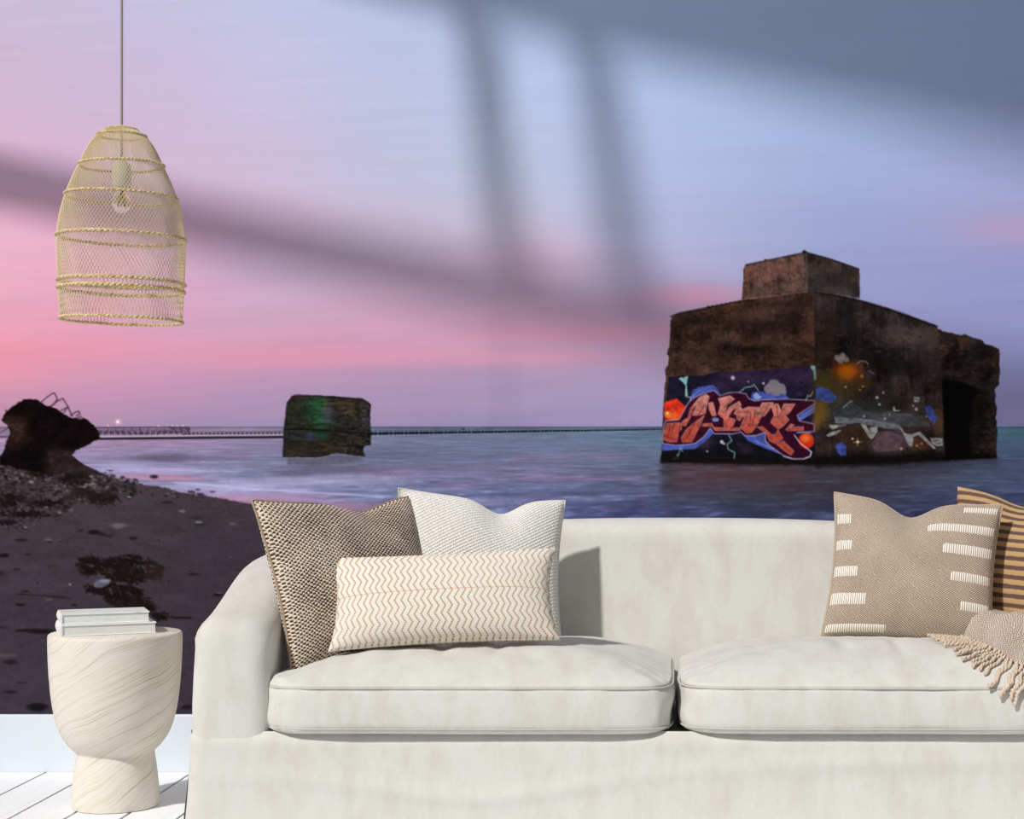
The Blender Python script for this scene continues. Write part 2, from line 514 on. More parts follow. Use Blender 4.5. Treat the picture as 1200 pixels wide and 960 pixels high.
    # pebble bank: dense at the left, thinning along the waterline
    def bank(n, x0, x1, top, bot, s0, s1, seed, lightp=.3):
        r = np.random.default_rng(seed)
        for _ in range(n):
            x = x0 + (x1 - x0) * r.random() ** 1.25
            f = (x - x0) / (x1 - x0)
            y = top(f) + (bot(f) - top(f)) * r.random()
            s = s0 + (s1 - s0) * r.random() ** 2
            if r.random() < lightp:
                g = r.uniform(80, 142); c = (g, g * .9, g * .94)
            else:
                g = r.uniform(22, 58); c = (g, g * .86, g * .88)
            blob(x, y, s * r.uniform(.9, 1.7), s * .72, c, r.uniform(.5, .95), .7)
    bank(620, 0, 135, lambda f: 538 + 16 * f, lambda f: 590 - 22 * f, .7, 2.3, 11, .26)
    bank(330, 0, 150, lambda f: 541 + 20 * f, lambda f: 605 - 30 * f, .6, 1.7, 12, .22)
    bank(150, 95, 260, lambda f: 553 + 30 * f, lambda f: 576 + 14 * f, .6, 1.7, 13, .25)
    bank(700, -560, 0, lambda f: 526 + 12 * f, lambda f: 596, .8, 2.8, 17, .18)
    bank(420, 0, 160, lambda f: 545 + 16 * f, lambda f: 600 - 16 * f, .8, 3.0, 16, .10)
    bank(190, 0, 90, lambda f: 584, lambda f: 632 - 30 * f, .7, 2.6, 14, .06)
    bank(90, 0, 300, lambda f: 590, lambda f: 690, .5, 1.5, 15, .12)
    def weed(x, y, rx, ry, n, seed, dark=(24, 18, 18), strand=True):
        r = np.random.default_rng(seed)
        blob(x, y, rx * .8, ry * .8, dark, .75, .7, .5, seed)
        for _ in range(n):
            a_ = r.uniform(0, 6.283); q = r.random() ** .6
            px, py = x + rx * q * math.cos(a_), y + ry * q * math.sin(a_)
            g = r.random()
            c = dark if g < .84 else ((54, 40, 34) if g < .95 else (88, 78, 74))
            if strand:
                an = r.normal(.25, .7); L = r.uniform(1.5, 6)
                line([(px - L * math.cos(an), py - L * .7 * math.sin(an)), (px, py), (px + L * math.cos(an + .4), py + L * .7 * math.sin(an + .4))], r.uniform(.8, 1.9), c, .8)
            else: blob(px, py, r.uniform(1, 3), r.uniform(.7, 1.4), c, .8, .6)
    weed(50, 552, 20, 7, 60, 61); weed(88, 562, 18, 7, 50, 62); weed(12, 586, 18, 8, 60, 63); weed(55, 590, 22, 4, 40, 64)
    weed(120, 585, 20, 7, 70, 65, (32, 25, 23)); weed(98, 578, 16, 5, 40, 66, (36, 28, 26)); weed(30, 603, 32, 5, 45, 67, strand=False); weed(8, 612, 12, 4, 20, 68, strand=False)
    weed(106, 663, 14, 11, 190, 71); weed(150, 667, 33, 17, 520, 72); weed(123, 690, 22, 7, 150, 73); weed(146, 699, 22, 13, 280, 74)
    weed(163, 711, 20, 9, 150, 75); weed(188, 722, 10, 4, 40, 76); weed(180, 668, 14, 12, 60, 77, (40, 31, 30))
    poly([(110, 686), (113, 680), (122, 678), (131, 679), (127, 685), (118, 689), (111, 688)], (98, 98, 116), .9, .6, 4, .2)
    blob(123, 681, 6, 2.0, (134, 134, 152), .8, .8)
    for (x, y, rx, ry, c) in ((139, 616, 9, 3, (104, 94, 100)), (110, 624, 7, 3, (26, 21, 22)), (119, 626, 5, 2, (36, 28, 28)), (94, 622, 4, 1.6, (46, 36, 36)), (128, 628, 6, 1.8, (44, 38, 40)), (157, 631, 5, 2.4, (34, 28, 32)),
                              (25, 633, 8, 2, (38, 30, 32)), (57, 633, 4.5, 2.8, (92, 84, 92)), (58, 635, 4, 1.4, (34, 28, 30)), (234, 614, 6, 2.5, (44, 40, 46)), (233, 612, 4, 1.2, (120, 116, 128)), (214, 599, 4, 1.6, (112, 100, 104)),
                              (254, 601, 4, 1.6, (58, 50, 54)), (273, 614, 4.5, 1.6, (96, 88, 94)), (196, 589, 7, 1.8, (40, 32, 34)), (229, 607, 6, 1.4, (44, 36, 38)), (181, 559, 4.5, 2.6, (40, 26, 34)), (129, 551.5, 5, 1, (70, 52, 70)),
                              (225, 576.5, 3.5, 1.6, (56, 46, 58)), (235, 579, 4.5, 1.5, (48, 38, 48)), (249, 576.5, 3, 1.2, (70, 58, 70)), (232, 574, 3, 1.2, (66, 54, 66)), (5, 651, 6, 2.6, (22, 17, 18)), (33, 650, 4, 1.4, (40, 32, 34)), (0, 672, 5, 3, (40, 34, 38)),
                              (20, 667, 4, 1.2, (42, 34, 38)), (63, 664, 6, 1.2, (52, 42, 46)), (227, 673, 6, 1.6, (34, 28, 32)), (280, 668, 7, 1.5, (50, 44, 50)), (256, 697, 6, 2.3, (26, 21, 24)), (257, 695, 4, .9, (96, 90, 98)),
                              (24, 709, 6, 1.7, (24, 19, 22)), (87, 709, 4, 1.4, (30, 24, 26)), (58, 703, 4, 1.2, (88, 80, 86)), (30, 693, 5, 1, (30, 24, 26)), (174, 701, 5, 1.4, (30, 24, 26)), (213, 724, 12, 1.2, (26, 21, 24)), (40, 739, 22, 2.4, (28, 22, 25)), (50, 741, 14, 2, (24, 18, 20)),
                              (0, 735, 10, 1.2, (28, 22, 26)), (12, 776, 9, 3, (34, 28, 32)), (8, 768, 12, 1.5, (84, 74, 76)), (26, 800, 6, 1.4, (40, 34, 40)), (12, 811, 9, 2.0, (34, 28, 32)), (44, 829, 12, 4.6, (20, 16, 19)), (45, 826, 10, 2, (26, 21, 24)), (220, 829, 8, 3, (28, 23, 27)), (215, 790, 5, 1.2, (44, 38, 44)), (188, 608, 5, 1, (60, 50, 56)), (175, 598, 7, 1, (62, 52, 58))):
        blob(x, y, rx, ry, c, .9, .7, .25, int(x + y))
    line([(20, 696), (50, 698), (84, 701)], 1.3, (30, 24, 28), .8)
    line([(22, 758), (40, 751), (58, 746)], 1.1, (36, 30, 36), .7)
    line([(158, 636), (178, 640), (190, 642)], 1.2, (50, 42, 48), .7)
    line([(195, 722), (205, 724), (225, 725)], 1.2, (26, 21, 24), .8)

    # ---- the rock with bent steel rods on the left
    rock = [(-60, 545), (-40, 500), (-8, 512), (2, 508), (8, 498), (2, 492), (6, 484), (16, 475), (24, 470), (28, 468), (43, 468), (48, 473), (62, 477), (76, 485), (84, 490), (94, 488.5), (103, 492), (111, 500), (117, 508), (117, 514), (108, 519), (97, 525), (88, 529), (85.5, 533), (91, 539), (100, 545), (110, 551), (124, 557), (60, 556), (0, 545)]
    rock = [(0, 540), (4, 530), (8, 518), (13, 508), (9, 499)] + rock[5:]
    def rockc(X, Y):
        c = np.array((17, 11, 12), np.float32) + np.zeros(X.shape + (3,), np.float32)
        l = (ss(44, 18, X) * ss(482, 500, Y) * ss(535, 515, Y))[..., None]
        c = c * (1 - .7 * l) + np.array((58, 40, 34), np.float32) * .7 * l
        b = (ss(523, 533, Y) * ss(46, 62, X))[..., None]
        c = c * (1 - .8 * b) + np.array((46, 35, 36), np.float32) * .8 * b
        n = fbm(X / 12, Y / 9, 81, 5) * 1.1 + fbm(X / 3, Y / 2, 83, 3) * .8
        return np.clip(c * (1 + n)[..., None], 4, 255)
    poly(rock, rockc, 1.0, 1.8, 9)
    for P in ([(48, 472), (56, 465), (63, 460.5), (65, 462), (67.5, 468), (64, 473), (58, 478)], [(60, 476), (68, 470), (74, 467), (80, 477), (85, 488)], [(71, 482), (76, 479), (80.5, 477)], [(75, 484), (79, 478)], [(83, 487), (89, 483), (92.5, 482), (94, 485), (90, 487)], [(88, 491), (94, 488), (99, 491)]):
        line(P, 1.25, (44, 26, 34), .9, .55)
    blob(94, 490, 3.5, 1.6, (150, 120, 140), .8, .7); blob(7.5, 481.5, 1.2, 1.2, (50, 30, 40), .9, .6)

    # ---- block in the sea
    blk = [(331, 536), (332, 520), (333, 500), (336, 472), (342, 464.5), (349, 462), (362, 463), (372, 463.5), (400, 465), (424, 467), (432, 471), (435, 475), (434, 490), (434.5, 500), (435, 521), (427, 523), (425.5, 529), (428.5, 535), (415, 534), (395, 531), (375, 536), (355, 536)]
    def blkc(X, Y):
        c = np.array((37, 36, 31), np.float32) + np.zeros(X.shape + (3,), np.float32)
        r_ = ss(388, 402, X)[..., None]
        c = c * (1 - r_) + np.array((40, 36, 33), np.float32) * r_
        for (x, y, rx, ry, col, a_) in ((370, 478, 12, 14, (34, 82, 52), .8), (376, 494, 14, 8, (30, 74, 46), .7), (379, 472, 6, 5, (44, 92, 40), .5), (386, 482, 7, 9, (82, 80, 104), .6), (384, 492, 6, 4, (86, 66, 84), .45), (348, 486, 12, 14, (48, 58, 46), .5),
                                        (364, 511, 7, 5, (56, 58, 88), .7), (342, 510, 9, 5, (46, 46, 66), .6), (378, 510, 7, 5, (28, 78, 56), .7), (410, 484, 7, 3, (112, 96, 66), .5), (402, 474, 14, 5, (84, 62, 44), .6), (428, 482, 4, 6, (92, 94, 92), .5), (385, 526, 12, 7, (66, 48, 36), .6), (352, 465, 8, 2.4, (96, 70, 66), .7), (427, 497, 4, 9, (52, 58, 70), .5), (388, 505, 4, 1, (120, 100, 84), .6)):
            m = np.exp(-(((X - x) / rx) ** 2 + ((Y - y) / ry) ** 2))[..., None] * a_
            c = c * (1 - m) + np.array(col, np.float32) * m
        n = fbm(X / 14, Y / 2.6, 91, 4) * .9 + fbm(X / 3, Y / 2.2, 93, 3) * (.7 + .8 * ss(390, 410, X))
        c = np.clip(c * (1 + n)[..., None], 4, 255)
        return c * (1 - .55 * ss(433, 436.5, X + 1.5) - 0.0)[..., None]
    poly(blk, blkc, 1, .7, 12)
    line([(333, 503.5), (360, 503), (392, 505.5), (412, 507), (430, 508)], 1.6, (12, 10, 10), .8)
    line([(336, 497), (362, 499), (385, 497)], 1.0, (16, 14, 12), .5)
    line([(342, 465), (372, 464), (424, 468)], 1.2, (24, 18, 18), .8)
    poly([(336, 537), (375, 537), (396, 533), (420, 536), (428, 540), (380, 546), (336, 545)], (84, 80, 92), .6, .8, 3, .2, 3)

    # ---- the great concrete bunker
    def conc(base, seed, sx=9, sy=7, amp=.8, streak=0.0, grain=.55):
        b = np.array(base, np.float32)
        def f(X, Y):
            n = fbm(X / sx / 2.2, Y / sy / 2.2, seed, 5, .6) * amp * 1.5 + fbm(X / 2.1, Y / 2.1, seed + 3, 3) * grain
            if streak: n = n + streak * fbm(X / 3.0, Y / 26, seed + 5, 3)
            tint = fbm(X / 22, Y / 18, seed + 7, 3)[..., None] * np.array((14, 2, -8), np.float32)
            foot = (1 - .62 * ss(522, 540, Y))[..., None]
            return np.clip((b * (1 + n)[..., None] + tint) * foot, 4, 255)
        return f
    # reflection in the water: torn into streaks by the ripples
    sl = view(760, 536, 1190, 612); X, Y = xx[sl], yy[sl]
    rip = fbm(X / 26, Y / 2.6, 501, 4)
    dep = 596 - 46 * ss(960, 1165, X)
    al = ss(dep + 14, dep - 30, Y + 26 * rip) * ss(770, 784, X + 16 * rip) * ss(1176, 1162, X + 14 * rip) * np.clip(.72 + .9 * rip, 0, 1)
    tone = np.array((60, 54, 64), np.float32) * (1 + .5 * fbm(X / 9, Y / 3, 503, 3))[..., None]
    warm = (ss(778, 800, X) * ss(955, 930, X) * ss(586, 556, Y))[..., None] * .75
    tone = tone * (1 - warm) + np.array((84, 52, 56), np.float32) * warm
    dkk = (ss(1000, 1060, X) * ss(566, 545, Y))[..., None] * .7
    tone = tone * (1 - dkk) + np.array((32, 28, 32), np.float32) * dkk
    blend(sl, tone / 255.0, al)
    # annex, then faces
    poly([(1094, 383), (1100, 386), (1112, 390), (1126, 393), (1131, 391), (1135, 394), (1150, 398.5), (1155, 403), (1163, 405.5), (1171, 410.5), (1171.5, 430), (1170.5, 450), (1165, 457), (1167, 463), (1165.5, 470), (1168.5, 478), (1167, 490), (1168.5, 505), (1168, 537), (1094, 541)], conc((38, 30, 28), 211, 7, 6, 1.15), 1, 1.2, 15)
    poly([(1099, 405), (1114, 402), (1110, 415), (1101, 421)], (92, 62, 58), .6, 1.5, 3, .3, 2)
    poly([(1120, 394), (1135, 397), (1136, 413), (1124, 411)], (74, 52, 42), .6, 1.2, 4, .3, 2)
    poly([(1112, 400), (1122, 396), (1125, 418), (1108, 424)], (22, 16, 16), .6, 1.2, 5, 0, 3)
    poly([(1136, 402), (1168, 410), (1160, 414), (1138, 410)], (20, 15, 15), .5, 1.2, 6, 0, 3)
    poly([(1104, 444), (1122, 447), (1140, 453), (1152, 460), (1140, 466), (1136, 500), (1138, 536), (1104, 539)], (9, 7, 8), .93, 1.0, 7, 0, 2)
    poly([(1106, 446), (1160, 458), (1150, 536), (1106, 539)], (10, 8, 8), .45, 1.5, 8, 0, 5)
    right_face = [(953, 342), (962, 343), (975, 345), (1000, 349), (1010, 352), (1040, 361), (1068, 371), (1096, 381), (1098, 385), (1100, 388), (1101, 420), (1104, 460), (1107, 537), (1060, 541), (1000, 544), (955, 545)]
    poly(right_face, conc((46, 37, 36), 221, 9, 9, 1.0, .6, .75), 1, .6, 16)
    for (x, y, rx, ry, col, a_) in ((1062, 392, 22, 10, (96, 84, 82), .5), (1085, 400, 10, 16, (84, 74, 72), .45), (1090, 425, 10, 14, (72, 62, 60), .4), (990, 375, 16, 20, (28, 24, 26), .6), (1030, 415, 26, 10, (24, 19, 20), .65), (1010, 360, 14, 5, (26, 22, 22), .5), (968, 390, 10, 26, (52, 34, 30), .5), (1060, 430, 30, 8, (22, 18, 18), .55), (1050, 402, 20, 6, (70, 60, 58), .35)):
        blob(x, y, rx, ry, col, a_, 1.6, .4, int(x))
    left_face = [(786, 376), (788, 371), (794, 367.5), (805, 365.5), (830, 360), (870, 352), (905, 347), (930, 344), (953, 342), (955, 400), (955, 544), (880, 543), (775, 541), (775.5, 520), (777, 480), (779, 455), (780.5, 441), (779, 434), (783, 428), (784, 418), (781.5, 414), (784.5, 405)]
    poly(left_face, conc((69, 48, 42), 231, 8, 6, .95, .2, .8), 1, .8, 17)
    for (x, y, rx, ry, col, a_) in ((925, 372, 26, 16, (36, 26, 26), .7), (900, 385, 26, 10, (42, 30, 28), .5), (880, 380, 20, 6, (38, 28, 26), .5), (880, 372, 22, 6, (98, 66, 60), .35), (905, 364, 26, 6, (92, 62, 54), .35), (810, 376, 11, 5, (34, 26, 24), .6), (880, 409, 12, 2.5, (26, 19, 18), .8), (884, 417, 5, 1.5, (28, 20, 18), .6), (940, 355, 12, 5, (38, 28, 28), .5), (835, 375, 14, 5, (46, 34, 30), .5), (950, 385, 5, 22, (88, 56, 42), .4), (832, 420, 24, 9, (54, 38, 34), .4), (900, 400, 40, 5, (92, 64, 54), .25)):
        blob(x, y, rx, ry, col, a_, 1.6, .45, int(x + 3))
    line([(786, 371), (796, 367), (870, 352.5), (930, 344.5), (953, 342.5)], 1.6, (30, 22, 24), .8)
    line([(872, 351), (905, 347.3), (945, 341.5)], 1.3, (150, 136, 134), .75)
    for i in range(10): blob(830 + i * 5.2, 359.5 - i * .85, 1.6, 1.0, (24, 18, 20), .9, .6)
    line([(955, 343), (975, 345.5), (1010, 353.5), (1040, 362.5), (1070, 372.5), (1098, 383)], 2.2, (18, 14, 16), .85)
    line([(970, 342.5), (1005, 351), (1040, 360.5), (1066, 369)], .8, (86, 78, 82), .55)
    # corner edge
    line([(954.5, 344), (956, 430)], 2.0, (40, 29, 28), .5, 1.2)
    # block on the roof
    poly([(869, 351), (870.5, 335), (871, 316), (873, 311.5), (876, 309.5), (896, 305.5), (941, 296), (944, 320), (945.5, 342), (910, 346.5)], conc((90, 65, 58), 241, 5, 4, .8, .3, .8), 1, .6, 18)
    poly([(941, 296), (944, 295), (975, 304), (1007, 315), (1007.5, 350), (985, 346), (960, 342.5), (945.5, 342)], conc((51, 44, 43), 251, 6, 6, .85, .4, .7), 1, .6, 19)
    for (x, y, rx, ry, col, a_) in ((900, 318, 20, 8, (120, 76, 66), .35), (930, 312, 12, 6, (118, 78, 68), .35), (890, 340, 12, 5, (74, 70, 60), .5), (935, 335, 14, 6, (84, 70, 56), .4), (986, 328, 12, 11, (36, 31, 32), .5), (975, 340, 20, 4, (72, 62, 58), .4)):
        blob(x, y, rx, ry, col, a_, 1.6, .4, int(x + 7))
    line([(874, 310.5), (896, 306), (941, 296.5), (944, 295.5), (975, 304.5), (1006, 315.5)], 1.3, (26, 20, 24), .85)
    blob(942.5, 295.2, 2.4, 1.8, (30, 20, 24), 1, .5); blob(897, 305, 1.6, 1.3, (32, 24, 28), 1, .5)
    line([(944.5, 297), (946, 341)], .9, (132, 98, 88), .45)

    rp = np.random.default_rng(77)
    for _ in range(420):
        x = rp.uniform(788, 1098); top = 366 - (x - 788) * .135 if x < 953 else 346 + (x - 953) * .255
        y = rp.uniform(top + 4, 436 if x < 953 else 470)
        d_ = rp.random() < .68
        blob(x, y, rp.uniform(.8, 4.2), rp.uniform(.6, 1.7), (20, 15, 15) if d_ else (104, 78, 70), rp.uniform(.15, .5), 1.0, .3, int(x))
    for _ in range(120):
        x = rp.uniform(1104, 1166); y = rp.uniform(400 + (x - 1104) * .2, 446); blob(x, y, rp.uniform(1, 5), rp.uniform(.8, 2.2), (14, 11, 11) if rp.random() < .7 else (78, 58, 52), rp.uniform(.2, .5), 1.0)
    for _ in range(90):
        x = rp.uniform(1142, 1165); y = rp.uniform(458, 532); blob(x, y, rp.uniform(1, 4), rp.uniform(.8, 2.2), (10, 8, 8) if rp.random() < .6 else (56, 42, 38), rp.uniform(.2, .5), 1.0)
    # ---- painted panel on the left face (traced at six times size)
    def G(P): return [(770 + x / 6.0, 420 + y / 6.0) for x, y in P]
    panel = G([(80, 150), (75, 128), (330, 122), (400, 100), (700, 85), (930, 70), (1085, 52), (1112, 60), (1112, 650), (1108, 742), (700, 715), (400, 690), (34, 690), (40, 540), (50, 400)])
    def pan(X, Y):
        c = np.array((26, 24, 42), np.float32) + np.zeros(X.shape + (3,), np.float32)
        p = (ss(830, 850, X) * ss(462, 440, Y))[..., None]
        c = c * (1 - p) + np.array((52, 38, 66), np.float32) * p
        b = (ss(508, 524, Y))[..., None]
        c = c * (1 - b) + np.array((16, 17, 24), np.float32) * b
        n = fbm(X / 7, Y / 5, 301, 4) * .7 + fbm(X / 2, Y / 2, 305, 2) * .35
        return np.clip(c * (1 + n)[..., None], 3, 255)
    poly(panel, pan, .97, .5, 21)
    for (x, y, rx, ry, col, a_) in ((430, 200, 70, 40, (74, 54, 92), .5), (620, 150, 90, 40, (66, 48, 82), .45), (1010, 130, 80, 50, (70, 50, 88), .5), (960, 240, 60, 30, (48, 36, 66), .5), (330, 600, 60, 40, (88, 62, 96), .45), (620, 640, 50, 30, (62, 40, 72), .5), (1000, 250, 22, 12, (84, 70, 100), .5), (1015, 170, 10, 10, (16, 12, 20), .7), (580, 600, 20, 14, (70, 56, 84), .4)):
        x, y = G([(x, y)])[0]; blob(x, y, rx / 6, ry / 6, col, a_, 1.4, .3, int(x))
    BLUE, WHT, MAR, SAL, ORG = (74, 88, 172), (180, 172, 212), (52, 14, 32), (196, 128, 118), (164, 68, 54)
    # red fireballs
    poly(G([(55, 310), (100, 290), (140, 285), (200, 335), (212, 365), (150, 440), (60, 440), (50, 380)]), (196, 48, 28), 1, .8, 2, .35)
    for (x, y, r_, c) in ((75, 395, 22, (250, 150, 60)), (115, 410, 34, (238, 108, 44)), (72, 385, 8, (255, 226, 150))):
        x, y = G([(x, y)])[0]; blob(x, y, r_ / 6, r_ / 6, c, .8, 1.2)
    # blue cloud shapes behind the letters
    for P in ([(235, 285), (250, 225), (300, 200), (390, 188), (425, 215), (450, 262), (395, 228), (330, 245), (270, 280)], [(655, 285), (668, 240), (740, 232), (770, 245), (900, 250), (928, 280), (930, 298), (740, 296), (732, 325), (670, 332)],
              [(985, 405), (1108, 322), (1110, 365), (1020, 432), (1000, 440)], [(590, 520), (640, 545), (700, 545), (762, 518), (772, 585), (830, 630), (890, 668), (860, 672), (780, 640), (690, 605), (640, 580)], [(38, 600), (130, 615), (250, 602), (320, 560), (375, 490), (395, 530), (350, 575), (260, 640), (180, 640), (36, 652)]):
        poly(G(P), BLUE, .95, .4, 5, .3)
    for P in ([(1000, 420), (1108, 345)], [(1005, 432), (1108, 375)], [(245, 270), (300, 225)], [(690, 580), (820, 640)]):
        line(G(P), 1.2, (132, 150, 226), .7)
    outline = [(60, 440), (155, 432), (185, 375), (225, 305), (270, 272), (345, 240), (400, 226), (440, 264), (500, 244), (560, 238), (625, 250), (645, 285), (690, 300), (740, 292), (915, 287), (1108, 297), (1108, 320), (985, 400), (1000, 440), (1105, 462), (1105, 515), (985, 520), (965, 540), (1040, 612), (1085, 660), (1075, 690), (1030, 708), (960, 708), (890, 685), (800, 620), (760, 580), (762, 520), (700, 542), (620, 545), (590, 518), (530, 532), (400, 530), (375, 490), (330, 550), (270, 598), (200, 608), (130, 612), (40, 598), (36, 560), (52, 470)]
    poly(G(outline), MAR, 1, .2, 8, .3)
    line(G(outline + outline[:1]), 1.0, WHT, .85, .6)
    dk = lambda X, Y: (np.array(SAL, np.float32) * (1 - ss(462, 512, Y)[..., None]) + np.array(ORG, np.float32) * ss(462, 512, Y)[..., None]) * (1 + .6 * fbm(X / 3.5, Y / 3, 311, 3))[..., None]
    letters = [
        [(215, 420), (235, 350), (300, 272), (345, 250), (368, 270), (352, 320), (338, 388), (292, 402), (246, 402), (282, 318), (250, 352), (232, 420), (200, 478), (172, 470), (180, 440)],
        [(250, 462), (334, 398), (300, 480), (244, 588), (178, 590), (168, 560), (205, 500)],
        [(360, 312), (394, 308), (416, 402), (388, 408), (366, 360)],
        [(70, 458), (168, 452), (172, 500), (150, 520), (142, 588), (80, 588), (44, 572), (50, 520)],
        [(430, 282), (512, 262), (546, 286), (492, 330), (478, 392), (508, 342), (580, 300), (592, 332), (532, 362), (500, 412), (552, 432), (530, 482), (470, 502), (468, 424), (428, 392), (446, 330)],
        [(556, 350), (590, 340), (610, 400), (580, 440), (560, 430), (560, 400), (540, 390)],
        [(594, 362), (640, 340), (722, 345), (700, 400), (742, 402), (700, 472), (668, 520), (630, 530), (584, 482), (612, 420)],
        [(738, 312), (818, 310), (790, 362), (752, 408), (720, 404), (712, 372)],
        [(798, 322), (852, 320), (872, 372), (890, 320), (972, 320), (930, 384), (900, 402), (930, 432), (880, 482), (852, 500), (798, 452), (822, 400)],
        [(318, 462), (386, 456), (398, 484), (480, 492), (590, 490), (584, 506), (410, 510), (384, 478), (318, 480)],
        [(700, 482), (742, 480), (800, 532), (830, 540), (850, 502), (884, 562), (842, 602), (790, 582), (772, 532)],
        [(905, 502), (940, 462), (966, 468), (940, 486), (1030, 480), (1030, 506), (920, 512)],
        [(842, 606), (886, 580), (962, 652), (942, 682), (884, 642)]]
    for i, P in enumerate(letters):
        poly(G(P), dk, 1, .25, 400 + i)
        line(G(P + P[:1]), .6, (226, 184, 182), .5, .5)
    for P in ([(330, 330), (290, 400), (210, 560)], [(160, 470), (150, 560), (165, 590)], [(120, 460), (100, 540)], [(90, 470), (80, 560)], [(470, 350), (520, 290)], [(500, 430), (560, 350)], [(640, 360), (620, 440), (650, 480), (660, 390)], [(690, 360), (670, 470)], [(840, 330), (850, 420), (900, 340)], [(250, 330), (220, 420)], [(790, 320), (720, 440)], [(45, 545), (140, 575)]):
        line(G(P), .9, (96, 30, 44), .75, .6)
    poly(G([(880, 510), (990, 520), (1080, 660), (1040, 690), (990, 690)]), (44, 14, 36), .85, .2, 6)
    poly(G([(385, 425), (410, 415), (435, 425), (430, 444), (392, 446)]), (120, 140, 200), .9)
    poly(G([(680, 382), (745, 374), (735, 392), (690, 396)]), (96, 84, 92), .8)
    # red ball on the right
    b_ = G([(1050, 580)])[0]
    blob(b_[0], b_[1], 9.0, 9.2, (188, 46, 28), 1, .25); blob(b_[0] - 1, b_[1] - 3, 5.5, 4.5, (244, 118, 64), .8, 1.4)
    line(G([(985, 525), (1020, 520), (1080, 525)]), .9, WHT, .8); line(G([(965, 540), (1000, 590), (1085, 660)]), 1.0, (240, 226, 232), .9)
    line(G([(1085, 660), (1075, 690), (1030, 708), (960, 710), (890, 690)]), 1.1, (216, 196, 228), .9)
    # grey cloud, sparkles, mint drips
    for (x, y, r_) in ((820, 195, 46), (785, 215, 34), (870, 212, 36), (840, 225, 40), (890, 235, 20)):
        x, y = G([(x, y)])[0]; blob(x, y, r_ / 6, r_ / 6, (138, 130, 138), .95, .3, .08, 3)
    MINT = (150, 206, 196)
    poly(G([(152, 142), (172, 132), (186, 142), (200, 128), (218, 126), (208, 180), (216, 262), (198, 270), (200, 190)]), MINT, .9, .2, 3)
    line(G([(205, 270), (238, 275), (232, 300)]), .9, (190, 206, 230), .9)
    poly(G([(1076, 62), (1090, 50), (1112, 54), (1120, 150), (1104, 154), (1100, 90)]), MINT, .9, .2, 4)
    line(G([(580, 238), (620, 205), (665, 198), (682, 184), (712, 228)]), 1.0, MINT, .9)
    line(G([(505, 540), (525, 580), (492, 606), (500, 640), (546, 662), (540, 715)]), 1.0, MINT, .85)
    poly(G([(95, 712), (130, 690), (142, 672), (160, 690), (152, 712)]), (130, 170, 164), .85, .2, 5)
    line(G([(150, 680), (165, 632), (180, 655)]), .9, MINT, .85)
    line(G([(1046, 298), (1062, 260), (1078, 268), (1096, 234)]), .9, (210, 222, 240), .9)
    poly(G([(672, 262), (700, 240), (720, 262), (738, 268), (716, 290), (690, 288)]), (168, 186, 232), .8, .3, 6)
    for (x, y, r_) in ((532, 138, 14), (748, 176, 9), (455, 588, 12), (640, 165, 6), (352, 655, 6), (470, 600, 8)):
        x, y = G([(x, y)])[0]; blob(x, y, max(.9, r_ / 6), max(.9, r_ / 6), (204, 206, 216), .9, .9)
    # wet dark foot
    poly([(774, 533), (860, 537), (955, 539), (955, 546), (774, 543)], (20, 15, 16), .85, 1.0, 5, .3, 1)

    # ---- painting on the right face (traced at five times size)
    def R(P): return [(940 + x / 5.0, 400 + y / 5.0) for x, y in P]
    for (x, y, rx, ry, col, a_) in ((260, 180, 75, 55, (176, 84, 18), .85), (265, 185, 42, 34, (206, 100, 20), .7), (120, 230, 55, 60, (78, 74, 30), .6), (190, 300, 120, 90, (86, 70, 36), .55), (110, 420, 45, 70, (124, 92, 36), .7), (85, 480, 20, 40, (150, 92, 50), .5), (350, 240, 60, 40, (96, 62, 34), .5), (300, 420, 120, 70, (66, 70, 76), .7), (460, 450, 120, 40, (86, 88, 96), .7), (470, 330, 60, 60, (60, 54, 48), .5), (440, 390, 60, 30, (34, 48, 36), .6), (620, 450, 90, 40, (62, 64, 68), .6), (520, 590, 110, 60, (92, 68, 76), .65), (540, 560, 40, 30, (84, 78, 110), .5), (310, 560, 90, 60, (56, 38, 28), .6), (700, 600, 60, 30, (92, 52, 34), .6), (720, 480, 80, 40, (66, 46, 36), .5), (800, 470, 24, 70, (104, 66, 34), .5), (400, 190, 40, 20, (70, 62, 62), .6), (580, 360, 60, 50, (40, 32, 28), .5)):
        x, y = R([(x, y)])[0]; blob(x, y, rx / 5, ry / 5, col, a_, 1.5, .25, int(x))
    for P in ([(78, 280), (110, 268), (150, 280), (200, 322), (205, 345), (170, 362), (120, 352), (85, 335)], [(195, 605), (230, 590), (262, 620), (258, 668), (225, 670), (200, 645)], [(720, 385), (745, 375), (775, 410), (795, 450), (770, 490), (748, 460), (730, 430)]):
        poly(R(P), (60, 76, 158), .85, .6, 4, .4)
    poly(R([(190, 440), (300, 450), (420, 462), (560, 490), (600, 520), (480, 510), (340, 480), (250, 488), (195, 480)]), (112, 116, 124), .7, .5, 6, .35)
    for P in ([(155, 490), (262, 492), (215, 502), (180, 518), (165, 508)], [(138, 552), (175, 530), (232, 518), (200, 545), (155, 562)], [(340, 482), (372, 490), (408, 548), (440, 520), (446, 540), (408, 574), (392, 566)], [(570, 498), (600, 540), (640, 545), (690, 528), (786, 628), (770, 632), (680, 550), (652, 560), (644, 620), (620, 606)], [(750, 568), (782, 566), (822, 570), (822, 612), (790, 616), (760, 600)], [(530, 392), (540, 376), (546, 402), (580, 404), (560, 410), (532, 410)], [(655, 326), (690, 330), (684, 356), (655, 358)], [(395, 505), (440, 500), (445, 530), (405, 560)]):
        poly(R(P), (150, 152, 152), .85, .3, 7, .3)
